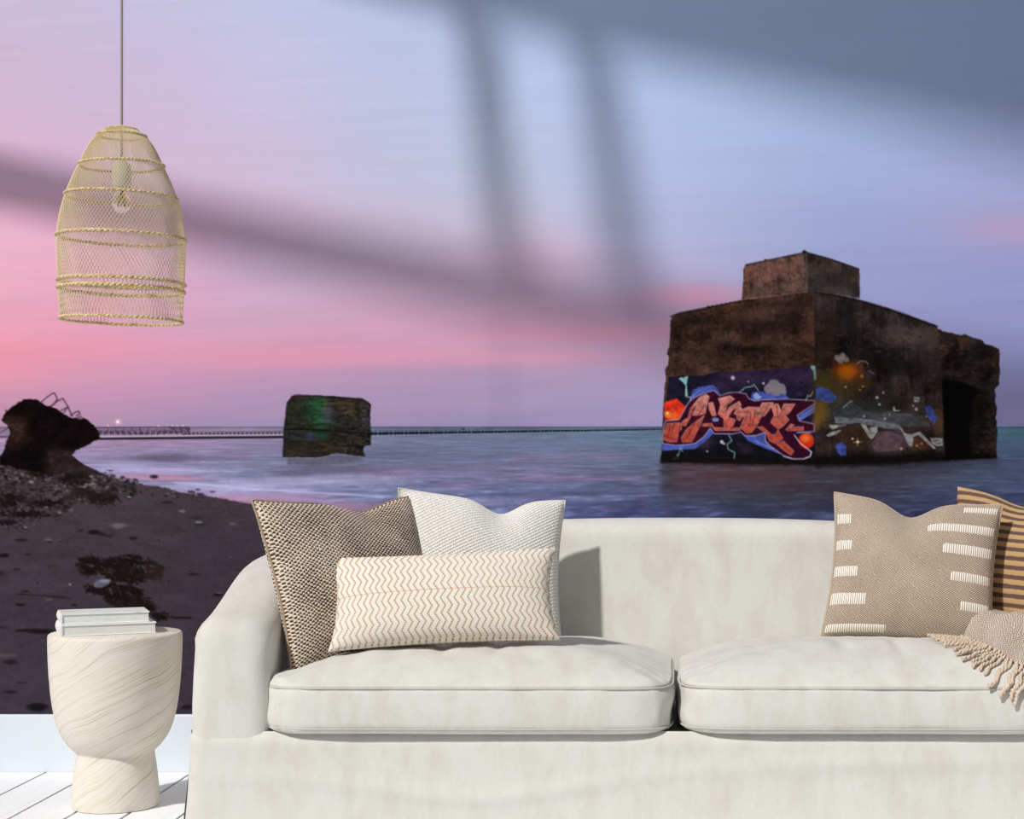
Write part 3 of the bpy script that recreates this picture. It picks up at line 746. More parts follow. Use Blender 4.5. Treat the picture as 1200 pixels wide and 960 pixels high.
    poly(R([(180, 415), (285, 352), (395, 402), (430, 462), (300, 455), (190, 442)]), (54, 60, 66), .75, .5, 11, .5)
    poly(R([(420, 440), (520, 405), (560, 430), (700, 440), (760, 500), (600, 500), (480, 480)]), (72, 76, 84), .6, .6, 12, .5, 1)
    poly(R([(265, 510), (340, 488), (392, 566), (400, 600), (300, 620), (240, 580)]), (50, 34, 26), .7, .6, 13, .5)
    poly(R([(405, 600), (446, 530), (570, 522), (610, 590), (600, 640), (430, 650)]), (88, 66, 76), .7, .6, 14, .5)
    for P in ([(420, 470), (560, 492), (600, 540)], [(300, 452), (420, 466)], [(560, 430), (640, 430)], [(195, 478), (300, 470)]): line(R(P), 1.4, (136, 140, 146), .55, .8)
    for P in ([(775, 585), (800, 580)], [(790, 600), (812, 596)], [(665, 340), (680, 345)]): line(R(P), 1.2, (52, 46, 46), .8)
    for P in ([(178, 412), (230, 380), (285, 350), (340, 378), (385, 405)], [(440, 522), (520, 522), (580, 545)], [(400, 600), (445, 530)], [(265, 490), (335, 482)], [(120, 480), (190, 465)]):
        line(R(P), 1.1, (22, 22, 24), .75)
    line(R([(240, 388), (285, 350), (292, 356)]), 1.0, (170, 172, 176), .85)
    line(R([(320, 132), (345, 114), (378, 122), (386, 134)]), 1.6, (150, 142, 140), .7); line(R([(392, 172), (420, 190)]), 1.2, (150, 130, 116), .6)
    for (x, y, r_) in ((205, 98, 18), (235, 88, 20), (258, 108, 16), (225, 108, 22)):
        x, y = R([(x, y)])[0]; blob(x, y, r_ / 5, r_ / 5, (150, 140, 134), .75, .5, .2, 2)
    for (x, y, r_, c) in ((438, 330, 9, (200, 200, 196)), (475, 302, 6, (190, 190, 184)), (453, 370, 7, (196, 196, 190)), (325, 590, 8, (240, 226, 206)), (295, 572, 7, (214, 200, 176)), (668, 398, 9, (190, 186, 178)), (650, 378, 6, (180, 176, 168)), (580, 630, 7, (240, 180, 130)), (672, 612, 6, (206, 150, 90)), (700, 600, 5, (206, 150, 90)), (255, 268, 7, (206, 160, 70)), (338, 285, 6, (206, 140, 60)), (356, 265, 6, (206, 150, 80)), (350, 205, 10, (190, 120, 60)), (362, 440, 6, (180, 180, 180)), (486, 454, 6, (200, 200, 200)), (728, 440, 5, (170, 170, 170)), (512, 430, 5, (150, 150, 150))):
        x, y = R([(x, y)])[0]; blob(x, y, max(.8, r_ / 5), max(.8, r_ / 5), c, .8, 1.0)
    line(R([(325, 570), (325, 612)]), .7, (232, 214, 190), .7); line(R([(300, 592), (350, 590)]), .7, (232, 214, 190), .7)
    poly([(955, 534), (1000, 537), (1060, 533), (1106, 529), (1107, 540), (1040, 546), (955, 548)], (18, 14, 14), .8, 1.5, 9, .4, 2)
    line([(778, 544), (955, 547), (1040, 545), (1168, 538)], 1.4, (40, 36, 42), .6, 1.2)
    # faint light edges of the print, as in the photograph
    C[:] = np.clip(C, 0, 1)
    return C


MURAL_Y = -0.002
def wx(px): return (px - VPX) / WALL_S
def wz(py): return CAM_H - (py - VPY) / WALL_S

def build_mural(parent_mat):
    C = paint_mural()
    def knots(spans):
        out = []
        for a0, a1, st in spans:
            out.append(np.arange(a0, a1 - 1e-6, st))
        out.append(np.array([spans[-1][1]]))
        return np.concatenate(out)
    xs = knots([(OX, 0, 10), (0, 130, 1.0), (130, 325, 1.5), (325, 440, 1.0), (440, 772, 1.0), (772, 1176, 0.8), (1176, 1200, 2), (1200, OX + CW, 10)])
    ys = knots([(OY, 0, 10), (0, 290, 4), (290, 415, 1.0), (415, 548, 0.8), (548, 730, 1.5), (730, 837, 2.0)])
    X, Y = np.meshgrid(xs, ys)
    sx = np.clip(X - OX - .5, 0, CW - 1.001); sy = np.clip(Y - OY - .5, 0, CH - 1.001)
    ix = sx.astype(int); iy = sy.astype(int); fx = (sx - ix)[..., None]; fy = (sy - iy)[..., None]
    V = (C[iy, ix] * (1 - fx) + C[iy, ix + 1] * fx) * (1 - fy) + (C[iy + 1, ix] * (1 - fx) + C[iy + 1, ix + 1] * fx) * fy
    L = np.where(V <= .04045, V / 12.92, ((V + .055) / 1.055) ** 2.4)
    n, m = X.shape
    co = np.empty((n, m, 3), np.float32)
    co[..., 0] = wx(X); co[..., 1] = MURAL_Y; co[..., 2] = wz(Y)
    idx = np.arange(n * m).reshape(n, m)
    q = np.stack([idx[:-1, :-1], idx[1:, :-1], idx[1:, 1:], idx[:-1, 1:]], -1).reshape(-1, 4)
    me = bpy.data.meshes.new('wall_mural')
    me.vertices.add(n * m); me.vertices.foreach_set('co', co.ravel())
    me.loops.add(q.size); me.loops.foreach_set('vertex_index', q.ravel().astype(np.int32))
    me.polygons.add(len(q)); me.polygons.foreach_set('loop_start', np.arange(0, q.size, 4, dtype=np.int32))
    at_ = me.attributes.new('print', 'FLOAT_COLOR', 'POINT')
    rgba = np.ones((n * m, 4), np.float32); rgba[:, :3] = (L / E_WALL).reshape(-1, 3)
    at_.data.foreach_set('color', rgba.ravel())
    me.update(calc_edges=True)
    me.materials.append(parent_mat)
    o = bpy.data.objects.new('wall_mural', me)
    return link(o)


# ------------------------------------------------------------------ the room
X_L, X_R, Y_F = -4.3, 3.0, -7.0
WALL_TOP = 3.1
w = MB().box((X_L - .15, 0, 0), (X_R, .15, WALL_TOP)).build('wall_back', M['wall_paint'], smooth=False)
tag(w, 'plain white back wall behind the printed beach mural', kind='structure')

a = NT('mural_print'); a.set(rough=0.95, spec=0.0)
an = a.n.new('ShaderNodeAttribute'); an.attribute_name = 'print'; an.attribute_type = 'GEOMETRY'
a.t.links.new(an.outputs['Color'], a.b.inputs['Base Color'])
mural = build_mural(a.m)
tag(mural, 'printed wall mural of a graffiti-covered bunker in the sea under a pink dusk sky', 'mural')

bb = MB()
bh = wz(837)
bb.loft([[(X_L, -.002, 0), (X_L, -.016, 0), (X_L, -.016, bh - .004), (X_L, -.012, bh), (X_L, -.002, bh)],
         [(X_R, -.002, 0), (X_R, -.016, 0), (X_R, -.016, bh - .004), (X_R, -.012, bh), (X_R, -.002, bh)]])
b = bb.build('baseboard_back', M['baseboard_paint'], smooth=False)
tag(b, 'plain white painted baseboard below the mural', kind='structure')

# floor: subfloor and single boards
fl = MB().box((X_L, Y_F, -.08), (X_R, 0, -.0042)).build('floor', M['dark_gap'], smooth=False)
tag(fl, 'white painted board floor with dark gaps', kind='structure')
PW = 57.0 / WALL_S
x_seam = wx(56)
k0 = int(math.floor((X_L - x_seam) / PW)); k1 = int(math.ceil((X_R - x_seam) / PW))
pm = None
for k in range(k0, k1):
    xa = x_seam + k * PW
    if xa < X_L or xa + PW > X_R: continue
    if pm is None:
        g = .0034
        pm = MB().bevel_box((g, Y_F + .002, -.0045), (PW - g, -.017, 0), .0008)
        p = pm.build('plank', M['floor_paint'], fl, smooth=False); pm = p.data
    else:
        p = link(bpy.data.objects.new('plank', pm), fl)
    p.location = (xa, 0, 0)

# low left wall and the sloping ceiling with its raked roof window (all outside the frame): ceiling and window added and shaped to pass the sun and shade the mural
KNEE_Z, ROOF_T = 1.3, .16
def roof_z(x): return KNEE_Z + (x - X_L)
def to_roof(px, py):
    """follow the sunbeam back from a spot on the mural wall to the sloping ceiling"""
    X, Z = wx(px), wz(py)
    s_ = (roof_z(X) - Z) / (SUN_Z * SUN_K + SUN_K)
    return Vector((X - SUN_K * s_, -s_, roof_z(X - SUN_K * s_)))
o = MB().box((X_L - .12, Y_F, 0), (X_L, 0, KNEE_Z)).build('wall_left', M['wall_paint'], smooth=False)
tag(o, 'low white side wall under the sloping ceiling', kind='structure')
def roof_slab(mb, pts, t=ROOF_T, lift=0.0):
    """pts: plan points, counter-clockwise from above"""
    lo_ = [(x, y, roof_z(x) + lift) for x, y in pts]; hi_ = [(x, y, z + t) for x, y, z in lo_]
    return mb.loft([lo_, hi_])
RIDGE = 0.15
H0 = Vector(to_roof(30, 104 - .235 * 870)); H1 = Vector(to_roof(1200, 178))
dH = (H1 - H0).xy
def head_x(x): return H0.y + dH.y / dH.x * (x - H0.x)
x_corner = H0.x - H0.y * dH.x / dH.y
mb = MB()
roof_slab(mb, [(x_corner, 0), (RIDGE, head_x(RIDGE)), (RIDGE, 0)])
roof_slab(mb, [(X_L - .12, Y_F), (RIDGE, Y_F), (RIDGE, -6.0), (X_L - .12, -6.0)])
roof_slab(mb, [(X_L - .12, -6.0), (X_L + .12, -6.0), (X_L + .12, 0), (X_L - .12, 0)])
o = mb.build('ceiling', M['wall_paint'], smooth=False)
tag(o, 'unseen white sloping ceiling, shaped to shade the mural around a raked opening', kind='structure')
win = empty('window_1', (X_L + .6, -3.0, roof_z(X_L + .6))); tag(win, 'unseen raked roof window, its transom and two mullions shaped to shade the mural', kind='structure')
def win_bar(name, quad):
    q = [to_roof(*p) for p in quad]
    ar = sum(a_.x * b_.y - b_.x * a_.y for a_, b_ in zip(q, q[1:] + q[:1]))
    if ar < 0: q = q[::-1]
    o = MB().loft([[(p.x, p.y, p.z - .02) for p in q], [(p.x, p.y, p.z + .02) for p in q]]).build(name, M['window_frame'], win, smooth=False)
    o.matrix_parent_inverse = Matrix.Translation(-Vector(win.location))
TH = 26
win_bar('transom', [(-480, 107.4 - TH), (1400, 521 - TH), (1400, 521 + TH), (-480, 107.4 + TH)])
win_bar('mullion', [(529, -40), (571, -40), (622, 340), (580, 340)])
win_bar('mullion', [(660, -40), (704, -40), (766, 372), (722, 372)])
LAMP_Y = -1.04


# ------------------------------------------------------------------ sofa
XC = 0.012
HW = 1.190
Y_FR = -1.03
def rnd(v, seed): return fbm(np.array([v * 1.0]), np.array([seed * 7.3]), seed, 3)[0]

sofa = empty('sofa', (XC, -.55, 0))
tag(sofa, 'off-white slipcovered two-cushion sofa with sloping arms in front of the mural', 'sofa')
def part(mb, name, mat, parent=None, **k):
    o = mb.build(name, mat, parent or sofa, **k)
    if parent is None: o.matrix_parent_inverse = Matrix.Translation(-Vector(sofa.location))
    return o

def interp(x, xs, ys):
    return float(np.interp(x, xs, ys))
def smoothpath(x, xs, ys):
    i = max(0, min(len(xs) - 2, int(np.searchsorted(xs, x)) - 1))
    f = (x - xs[i]) / (xs[i + 1] - xs[i]); f = min(1, max(0, f))
    def sl(k):
        if k == 0 or k == len(xs) - 1: return 0 if k else (ys[1] - ys[0]) / (xs[1] - xs[0])
        return (ys[k + 1] - ys[k - 1]) / (xs[k + 1] - xs[k - 1])
    h = xs[i + 1] - xs[i]
    return ((1 + 2 * f) * (1 - f) ** 2 * ys[i] + f * (1 - f) ** 2 * h * sl(i) + f * f * (3 - 2 * f) * ys[i + 1] + f * f * (f - 1) * h * sl(i + 1))

ARM_YS = [-1.03, -.95, -.86, -.78, -.66, -.55, -.42, -.30, -.10]
ARM_ZS = [.557, .570, .590, .614, .652, .678, .690, .690, .684]
ARM_W = .195
def arm_z(y): return smoothpath(y, ARM_YS, ARM_ZS)

def make_arm(side):
    mb = MB(); rings = []; uv = []
    stations = [(0.0, .050), (.003, .034), (.010, .019), (.022, .008), (.04, .002), (.06, 0)] + [(v, 0) for v in np.linspace(.09, .92, 34)]
    for d, ins in stations:
        y = Y_FR + d; zt = arm_z(y) - ins
        hw = ARM_W / 2 - ins
        pts = []
        zs_side = [0, .06, .12, .18, .24, .30, .36, .42]
        rtop = .075
        zsh = zt - rtop
        # outer side upward
        flare = lambda z: .012 * max(0, 1 - z / .35) ** 2 + .004 * math.sin(14 * z + 3 * y)
        for z in zs_side:
            zz = z / .42 * (zsh)
            pts.append((-hw - flare(zz), y + .004 * math.sin(9 * zz + 2), zz))
        n = 14
        for j in range(1, n):
            th = math.pi * j / n
            cx = -math.cos(th); sz = math.sin(th)
            e = .72
            pts.append((hw * math.copysign(abs(cx) ** e, cx), y, zsh + rtop * sz ** .86))
        for z in reversed(zs_side):
            zz = z / .42 * zsh
            pts.append((hw + .002 * math.sin(11 * zz), y, zz))
        wr = [(.0022 * rnd(7 * q[2] + 5 * y, 3 + j % 4)) for j, q in enumerate(pts)]
        rings.append([(XC + side * (-(HW - ARM_W / 2)) * 1.0 + (q[0] if side > 0 else -q[0]), q[1], q[2] + (wv if q[2] > .1 else 0)) for q, wv in zip(pts, wr)])
    if side < 0: rings = [r[::-1] for r in rings]
    rings = [r[::-1] for r in rings]
    mb.loft(rings)
    o = part(mb, 'arm', M['sofa_linen'])
    autosmooth(o, 60)
    # piping seam down the outer front edge
    xo = XC - side * (HW + .006)
    pp = []
    for i in range(40):
        z = .29 + (.47 - .29) * i / 39
        pp.append((XC - side * (HW - .010 + .012 * max(0, 1 - z / .35) ** 2 + .005 * math.sin(21 * z) * math.sin(5 * z + 1)), Y_FR + .030 + .006 * math.sin(17 * z), z))
    s_ = MB().tube(pp, .0035, 6).build('piping', M['sofa_piping'], o)
    return o
make_arm(1); make_arm(-1)

# backrest: cambered top, rounded, slightly reclined
def back_top(x):
    u = abs(x - XC) / (HW - .02)
    return .778 - .085 * u ** 2.4 - .015 * u ** 8
rings = []
for x in np.linspace(XC - HW + .03, XC + HW - .03, 72):
    zt = back_top(x)
    pr = []
    yf0, yf1, yb = -.40, -.285, -.085
    for t in np.linspace(0, 1, 12): pr.append((yf0 + (yf1 - yf0) * t, .20 + (zt - .07 - .20) * t))
    for j in range(1, 12):
        th = math.pi * j / 12
        cy = (yf1 + yb) / 2; ry = (yb - yf1) / 2
        pr.append((cy - ry * math.copysign(abs(math.cos(th)) ** .8, math.cos(th)), zt - .07 + .07 * math.sin(th) ** .9))
    for t in np.linspace(0, 1, 8): pr.append((yb, zt - .07 - (zt - .07) * t))
    pr.append((yf0, 0.0))
    rings.append([(x, y + .006 * rnd(x * 3 + z * 4, 5) * (1 if z > .3 else 0), z) for (y, z) in pr])
mb = MB().loft([r[::-1] for r in rings])
o = part(mb, 'backrest', M['sofa_linen']); autosmooth(o, 50)

# seat deck and the front skirt
part(MB().box((XC - HW + ARM_W - .01, Y_FR + .03, .05), (XC + HW - ARM_W + .01, -.30, .268)), 'seat_deck', M['sofa_linen'], smooth=False)
NX, NZ = 150, 30
xs = np.linspace(XC - HW - .008, XC + HW + .008, NX); vs, uv = [], []
for i in range(NX):
    for j in range(NZ):
        t = j / (NZ - 1); z = .002 + .281 * t
        x = xs[i]
        edge = min(1, (min(x - xs[0], xs[-1] - x)) / .045)
        yb = Y_FR - .007 + .045 * (1 - math.sqrt(max(0, 1 - (1 - edge) ** 2)))
        # drape folds
        crest = .19 - .05 * math.exp(-((x + .45) / .30) ** 2) + .02 * math.sin(2.2 * x)
        fold = -.006 * math.exp(-((z - crest) / .02) ** 2) * (.35 + .65 * math.exp(-((x + .5) / .4) ** 2) + .35 * math.exp(-((x - .5) / .35) ** 2))
        wv = .010 * rnd(x * 3.1 + .5 * z, 11) + .004 * rnd(x * 9 + 6 * z, 12)
        topr = .02 * max(0, (t - .90) / .10) ** 2
        x2 = x + (x - XC) / HW * (.016 * (1 - t) ** 2)
        vs.append((x2, yb + fold + wv * edge + topr - .012 * (1 - t) ** 2, z))
        uv.append((x, z))
mb = MB().add(vs, grid_faces(NX, NZ, True), uv)
# return down the sides
for sgn in (-1, 1):
    v2 = []
    for a_ in np.linspace(0, 1, 16):
        for j in range(NZ):
            t = j / (NZ - 1); z = .002 + .281 * t
            x = XC + sgn * (HW + .008 + .018 * (1 - t) ** 2 + .003 * math.sin(9 * a_ + 5 * t))
            v2.append((x, Y_FR + .038 - .012 * (1 - t) ** 2 * (1 - a_) + .9 * a_, z))
    mb.add(v2, grid_faces(16, NZ, sgn > 0))
part(mb, 'skirt', M['sofa_linen'])

# seat cushions
CUSH_Y0, CUSH_Y1 = -1.065, -.36
CUSH_HX = .5085
C_LOW, C_SEAM, C_RISE = .278, .393, .088
def cushion_top(x, y):
    """height of the cushion tops under a point"""
    cx = XC - CUSH_HX if x < XC else XC + CUSH_HX
    u = (x - cx) / CUSH_HX; v = (y - (CUSH_Y0 + CUSH_Y1) / 2) / ((CUSH_Y1 - CUSH_Y0) / 2)
    s = (abs(u) ** 9 + abs(v) ** 9) ** (1 / 9)
    if s >= 1: return C_SEAM
    return C_SEAM + C_RISE * (1 - s ** 2.6) ** .78

def make_cushion(cx, seed):
    hx, hy = CUSH_HX - .003, (CUSH_Y1 - CUSH_Y0) / 2
    cy = (CUSH_Y0 + CUSH_Y1) / 2
    n = 240
    outline = []
    for j in range(n):
        th = 2 * math.pi * (j + .5) / n
        # even spread along the box, superellipse
        c, s = math.cos(th), math.sin(th); e = 2 / 9.0
        outline.append((hx * math.copysign(abs(c) ** (e * 1.6 if False else e), c), hy * math.copysign(abs(s) ** e, s)))
    # resample by arc length
    P = np.array(outline + outline[:1]); L = np.concatenate([[0], np.cumsum(np.hypot(*np.diff(P, axis=0).T))])
    tt = np.linspace(0, L[-1], n, endpoint=False)
    O = np.stack([np.interp(tt, L, P[:, 0]), np.interp(tt, L, P[:, 1])], 1)
    prof = [(.0, C_LOW), (.5, C_LOW), (.90, C_LOW + .001), (.955, C_LOW + .003), (.978, C_LOW + .009), (.987, C_LOW + .014), (.984, C_LOW + .0165), (.988, C_LOW + .019)]
    for t in np.linspace(0, 1, 9)[1:-1]: prof.append((.990 + .010 * math.sin(math.pi * t), C_LOW + .02 + (C_SEAM - C_LOW - .024) * t))
    prof += [(.990, C_SEAM - .003), (.984, C_SEAM), (.988, C_SEAM + .003)]
    for s in [.982, .972, .958, .94, .92] + list(np.linspace(.9, .02, 40)):
        prof.append((s, C_SEAM + C_RISE * (1 - s ** 2.6) ** .78))
    rings = []
    for s, z in prof:
        X = cx + O[:, 0] * s; Y = cy + O[:, 1] * s
        k = 1.0 if z > C_SEAM - .02 else .5
        nz = .018 * fbm(X * 5, Y * 5 + seed, seed, 4) + .008 * fbm(X * 14, Y * 9, seed + 4, 3)
        # gathered wrinkles near the front corners and dents under the pillows
        edge = np.exp(-((np.abs(X - cx) - hx) / .10) ** 2) * np.exp(-((Y - CUSH_Y0) / .25) ** 2)
        rad_ = np.exp(-((np.abs(X - cx) / hx - .90) / .10) ** 2) * np.exp(-((Y - CUSH_Y0 - .12) / .18) ** 2)
        nz = nz + .0035 * rad_ * np.sin(95 * (Y + .45 * np.abs(X - cx)) + 3 * np.sin(9 * X))
        nz = nz + .008 * edge * np.sin(60 * (z + .35 * (X - cx))) * (1 if z > C_SEAM + .004 or z < C_SEAM - .01 else .2)
        if z > C_SEAM + .01:
            Z = z + nz * k
            for (dx, dy, dr, dd) in ((-.085, -.80, .022, .011), (.055, -.79, .018, .010), (.30, -.70, .05, .006), (-.30, -.84, .03, .006)):
                Z = Z - dd * np.exp(-((X - cx - dx) / dr) ** 2 - ((Y - dy) / .10) ** 2)
            rings.append(np.stack([X, Y, Z], 1))
        else:
            side = nz * .6
            rings.append(np.stack([X + side * np.sign(O[:, 0]) * (np.abs(O[:, 0]) > hx * .93), Y + side * np.sign(O[:, 1]) * (np.abs(O[:, 1]) > hy * .93), np.full(n, z) + (.004 * fbm(X * 4, Y * 4, seed + 9, 2) if s > .5 else 0)], 1))
    mb = MB().loft([list(map(tuple, r)) for r in rings])
    o = part(mb, 'seat_cushion', M['sofa_linen']); autosmooth(o, 80)
    for (zz, sc_, r_) in ((C_SEAM, .9915, .0026), (C_LOW + .0165, .991, .0024)):
        X = cx + O[:, 0] * sc_; Y = cy + O[:, 1] * sc_
        Z = zz + .004 * fbm(X * 4, Y * 4, seed + 9, 2)
        MB().tube(list(zip(X, Y, Z)), r_, 6, closed=True).build('piping', M['sofa_piping'], o)
    return o
c1 = make_cushion(XC - CUSH_HX, 21); c1['label'] = 'plump off-white seat cushion by the wooden side table'
c2 = make_cushion(XC + CUSH_HX, 37); c2['label'] = 'plump off-white seat cushion under the fringed throw'


# ------------------------------------------------------------------ pillows
def pillow_fn(w, h, t, dent=(0, 0, .3), pinch=.07, seed=0, droop=0.0):
    """returns f(u, v, side) -> point in pillow space (x right, y towards back, z up)"""
    def f(u, v, side):
        x = w / 2 * u * (1 - pinch * (1 - v * v) * abs(u) ** 1.5)
        z = h / 2 * v * (1 - pinch * (1 - u * u) * abs(v) ** 1.5)
        d0, dd, dw = dent
        g = math.exp(-((u - d0) / dw) ** 2)
        z -= dd * g * max(0, v) ** 2.2
        z += droop * u * max(0, v) ** 2
        th = t / 2 * (max(0, (1 - u * u)) * max(0, (1 - v * v))) ** .42
        th *= 1 - .45 * g * max(0, v) ** 1.5 * (1 if dd else 0)
        th += .010 * rnd(u * 2.1 + 1.3 * v, seed + 2) * (1 - u * u) * (1 - v * v)
        th += .006 * math.sin(9 * u * v + seed) * abs(u * v) * (1 - max(abs(u), abs(v)))
        return Vector((x, -side * th, z))
    return f

def make_pillow(name, fn, w, h, mat, piping_mat, loc, rot, label, group=None, n=44):
    root = empty(name, loc, rot); tag(root, label, 'pillow', group)
    q = [math.sin(math.pi / 2 * (2 * i / (n - 1) - 1)) * .35 + (2 * i / (n - 1) - 1) * .65 for i in range(n)]
    mb = MB()
    for side in (1, -1):
        vs, uv = [], []
        for v in q:
            for u in q:
                vs.append(fn(u, v, side)); uv.append((u * w / 2, v * h / 2))
        mb.add(vs, grid_faces(n, n, side < 0), uv)
    mb.build('cover', mat, root)
    if piping_mat:
        e = [(-1 + 2 * i / 30, -1) for i in range(30)] + [(1, -1 + 2 * i / 30) for i in range(30)] + [(1 - 2 * i / 30, 1) for i in range(30)] + [(-1, 1 - 2 * i / 30) for i in range(30)]
        MB().tube([fn(u, v, 1) for u, v in e], .0035, 6, closed=True).build('edge_seam', piping_mat, root)
    return root

# fabrics --------------------------------------------------------
def stitch(name, dark, light, pu, pv, lo, hi, bump=.002, blot=0.25, diag=0.0):
    a = NT(name); a.set(rough=.95, spec=.08, sheen=.1)
    uv = a.coord('UV'); s = a.sep(uv)
    wob = a.math('MULTIPLY', a.math('SUBTRACT', a.noise(uv, 60, 2), .5), .012)
    u = a.math('ADD', s[0], wob); v = a.math('ADD', s[1], a.math('MULTIPLY', wob, .6))
    if diag: v = a.math('ADD', v, a.math('MULTIPLY', u, diag))
    A = a.math('SINE', a.math('MULTIPLY', u, 2 * math.pi / pu)); B = a.math('SINE', a.math('MULTIPLY', v, 2 * math.pi / pv))
    p = a.math('MULTIPLY', A, B)
    big = a.math('SUBTRACT', a.noise(uv, 9, 3), .5); fine = a.math('SUBTRACT', a.noise(uv, 420, 2), .5)
    p2 = a.math('ADD', a.math('ADD', a.math('MULTIPLY', p, .5), .5), a.math('ADD', a.math('MULTIPLY', big, blot), a.math('MULTIPLY', fine, .5)))
    a.col(a.ramp(p2, [(lo, dark), (hi, light)])); a.bump(p2, bump, .9); M[name] = a.m
stitch('tweed_brown', (74, 50, 38), (228, 212, 192), .0140, .0100, .34, .58, .004, .6)
stitch('knit_white', (212, 208, 200), (246, 244, 239), .0105, .0095, .20, .62, .0030, .2, .35)
stitch('weave_tan', (134, 114, 98), (206, 190, 172), .0072, .0060, .18, .80, .0018, .45)
plain('throw_fringe', (212, 192, 172), .9, grain=260)
stitch('throw_weave', (140, 118, 104), (226, 212, 198), .0085, .0110, .25, .70, .0025, .3)
plain('tan_edge', (186, 166, 144), .9, grain=150)
plain('white_edge', (224, 220, 212), .9, grain=150)
plain('brown_edge', (170, 146, 124), .9, grain=220)

a = NT('zigzag_cotton'); a.set(rough=.95, spec=.08)
uv = a.coord('UV'); s = a.sep(uv)
wob = a.math('MULTIPLY', a.math('SUBTRACT', a.noise(uv, 16, 2), .5), .006)
tri = a.math('PINGPONG', s[1], .019)
x = a.math('ADD', a.math('ADD', s[0], wob), a.math('MULTIPLY', tri, .62))
fr = a.math('FRACT', a.math('DIVIDE', x, .0166))
dist = a.math('ABSOLUTE', a.math('SUBTRACT', fr, .5))
ln = a.math('SUBTRACT', 1.0, a.math('SMOOTH_MIN', a.math('MULTIPLY', dist, 4.4), 1.0, .2))
dash = a.math('ADD', .66, a.math('MULTIPLY', a.math('SINE', a.math('MULTIPLY', s[1], 1300)), .34))
amt = a.math('MULTIPLY', ln, dash)
cov = a.noise(uv, 5, 2)
amt = a.math('MULTIPLY', amt, a.math('ADD', .8, a.math('MULTIPLY', cov, .8)))
cmid = a.math('SUBTRACT', 1.0, a.math('MINIMUM', a.math('MULTIPLY', a.math('ABSOLUTE', a.math('SUBTRACT', s[1], .004)), 700), 1.0))
amt = a.math('MAXIMUM', amt, a.math('MULTIPLY', cmid, .75))
a.col(a.mix(amt, a.ramp(a.noise(uv, 300, 2), [(.3, (218, 212, 200)), (.7, (232, 228, 220))]), (170, 118, 52)))
a.bump(amt, .0012, -.8); M['zigzag_cotton'] = a.m

a = NT('stripe_ochre'); a.set(rough=.95, spec=.08)
uv = a.coord('UV'); s = a.sep(uv)
wob = a.math('MULTIPLY', a.math('SUBTRACT', a.noise(uv, 90, 2), .5), .004)
fr = a.math('FRACT', a.math('DIVIDE', a.math('ADD', s[1], wob), .0262))
st = a.math('ABSOLUTE', a.math('SUBTRACT', fr, .5))
a.col(a.mix(a.math('MULTIPLY', a.noise(uv, 380, 2), .35), a.ramp(st, [(.20, (96, 74, 68)), (.27, (192, 158, 112))]), (120, 96, 78)))
a.bump(st, .002, .8); M['stripe_ochre'] = a.m

# tick-marked embroidery
a = NT('embroidery_thread'); a.set(rough=.95, spec=.08)
s = a.sep(a.coord('UV'))
fr = a.math('FRACT', s[0]); bar = a.math('LESS_THAN', a.math('ABSOLUTE', a.math('SUBTRACT', fr, .5)), .27)
edge = a.math('GREATER_THAN', a.math('ABSOLUTE', a.math('SUBTRACT', s[1], .5)), .44)
k = a.math('MAXIMUM', bar, edge)
a.col(a.mix(k, (176, 156, 134), (244, 241, 234))); a.bump(k, .0015, .7); M['embroidery_thread'] = a.m

rad = math.radians
# tweed pillow against the arm
fA = pillow_fn(.50, .43, .16, (.30, .026, .32), .07, 3, -.022)
make_pillow('square_pillow', fA, .50, .44, M['tweed_brown'], M['brown_edge'], (-.835, -.725, .640), (rad(-15), rad(-5), rad(48)),
            'brown and cream tweed square pillow leaning on the sofa arm', 'pillows on the sofa')
fB = pillow_fn(.465, .41, .15, (.22, .042, .26), .07, 7)
make_pillow('square_pillow', fB, .455, .40, M['knit_white'], M['white_edge'], at(562, 664, -.515), (rad(-17), rad(4.5), rad(13)),
            'white textured knit square pillow behind the zigzag lumbar pillow', 'pillows on the sofa')
fC = pillow_fn(.585, .25, .15, (0, 0, .3), .075, 11)
make_pillow('lumbar_pillow', fC, .575, .245, M['zigzag_cotton'], None, at(520, 702, -.835), (rad(-22), rad(-2.4), rad(5)),
            'long cream lumbar pillow with ochre zigzag lines in front of two square pillows', 'pillows on the sofa')
fD = pillow_fn(.46, .41, .16, (-.08, .045, .28), .07, 15)
pD = make_pillow('square_pillow', fD, .455, .405, M['weave_tan'], M['tan_edge'], at(1069, 669, -.56), (rad(-18), rad(4), rad(-10)),
            'tan woven square pillow with rows of white stitched dashes', 'pillows on the sofa')
# white stitched dashes on the tan pillow
for (u0, u1, v0, v1) in ((-.97, -.78, .52, .68), (-.97, -.74, .15, .30), (-.97, -.64, -.22, -.06), (-.97, -.50, -.60, -.42), (-.97, -.24, -.96, -.84),
                         (.14, .97, .50, .64), (.34, .97, .18, .34), (.46, .97, -.18, -.04), (.60, .97, -.56, -.42), (.80, .97, -.95, -.84), (.55, .97, .82, .93)):
    nu, nv = 26, 5; vs, uv = [], []
    L = (u1 - u0) * .2275
    for j in range(nv):
        for i in range(nu):
            u = u0 + (u1 - u0) * i / (nu - 1); v = v0 + (v1 - v0) * j / (nv - 1)
            p = fD(u, v, 1)
            e = .0025 if 0 < j < nv - 1 and 0 < i < nu - 1 else -.0012
            vs.append((p.x, p.y - e, p.z)); uv.append((L / .0062 * i / (nu - 1), j / (nv - 1)))
    MB().add(vs, grid_faces(nv, nu), uv).build('stitched_dash', M['embroidery_thread'], pD)
fE = pillow_fn(.47, .43, .15, (-.15, .030, .35), .05, 19)
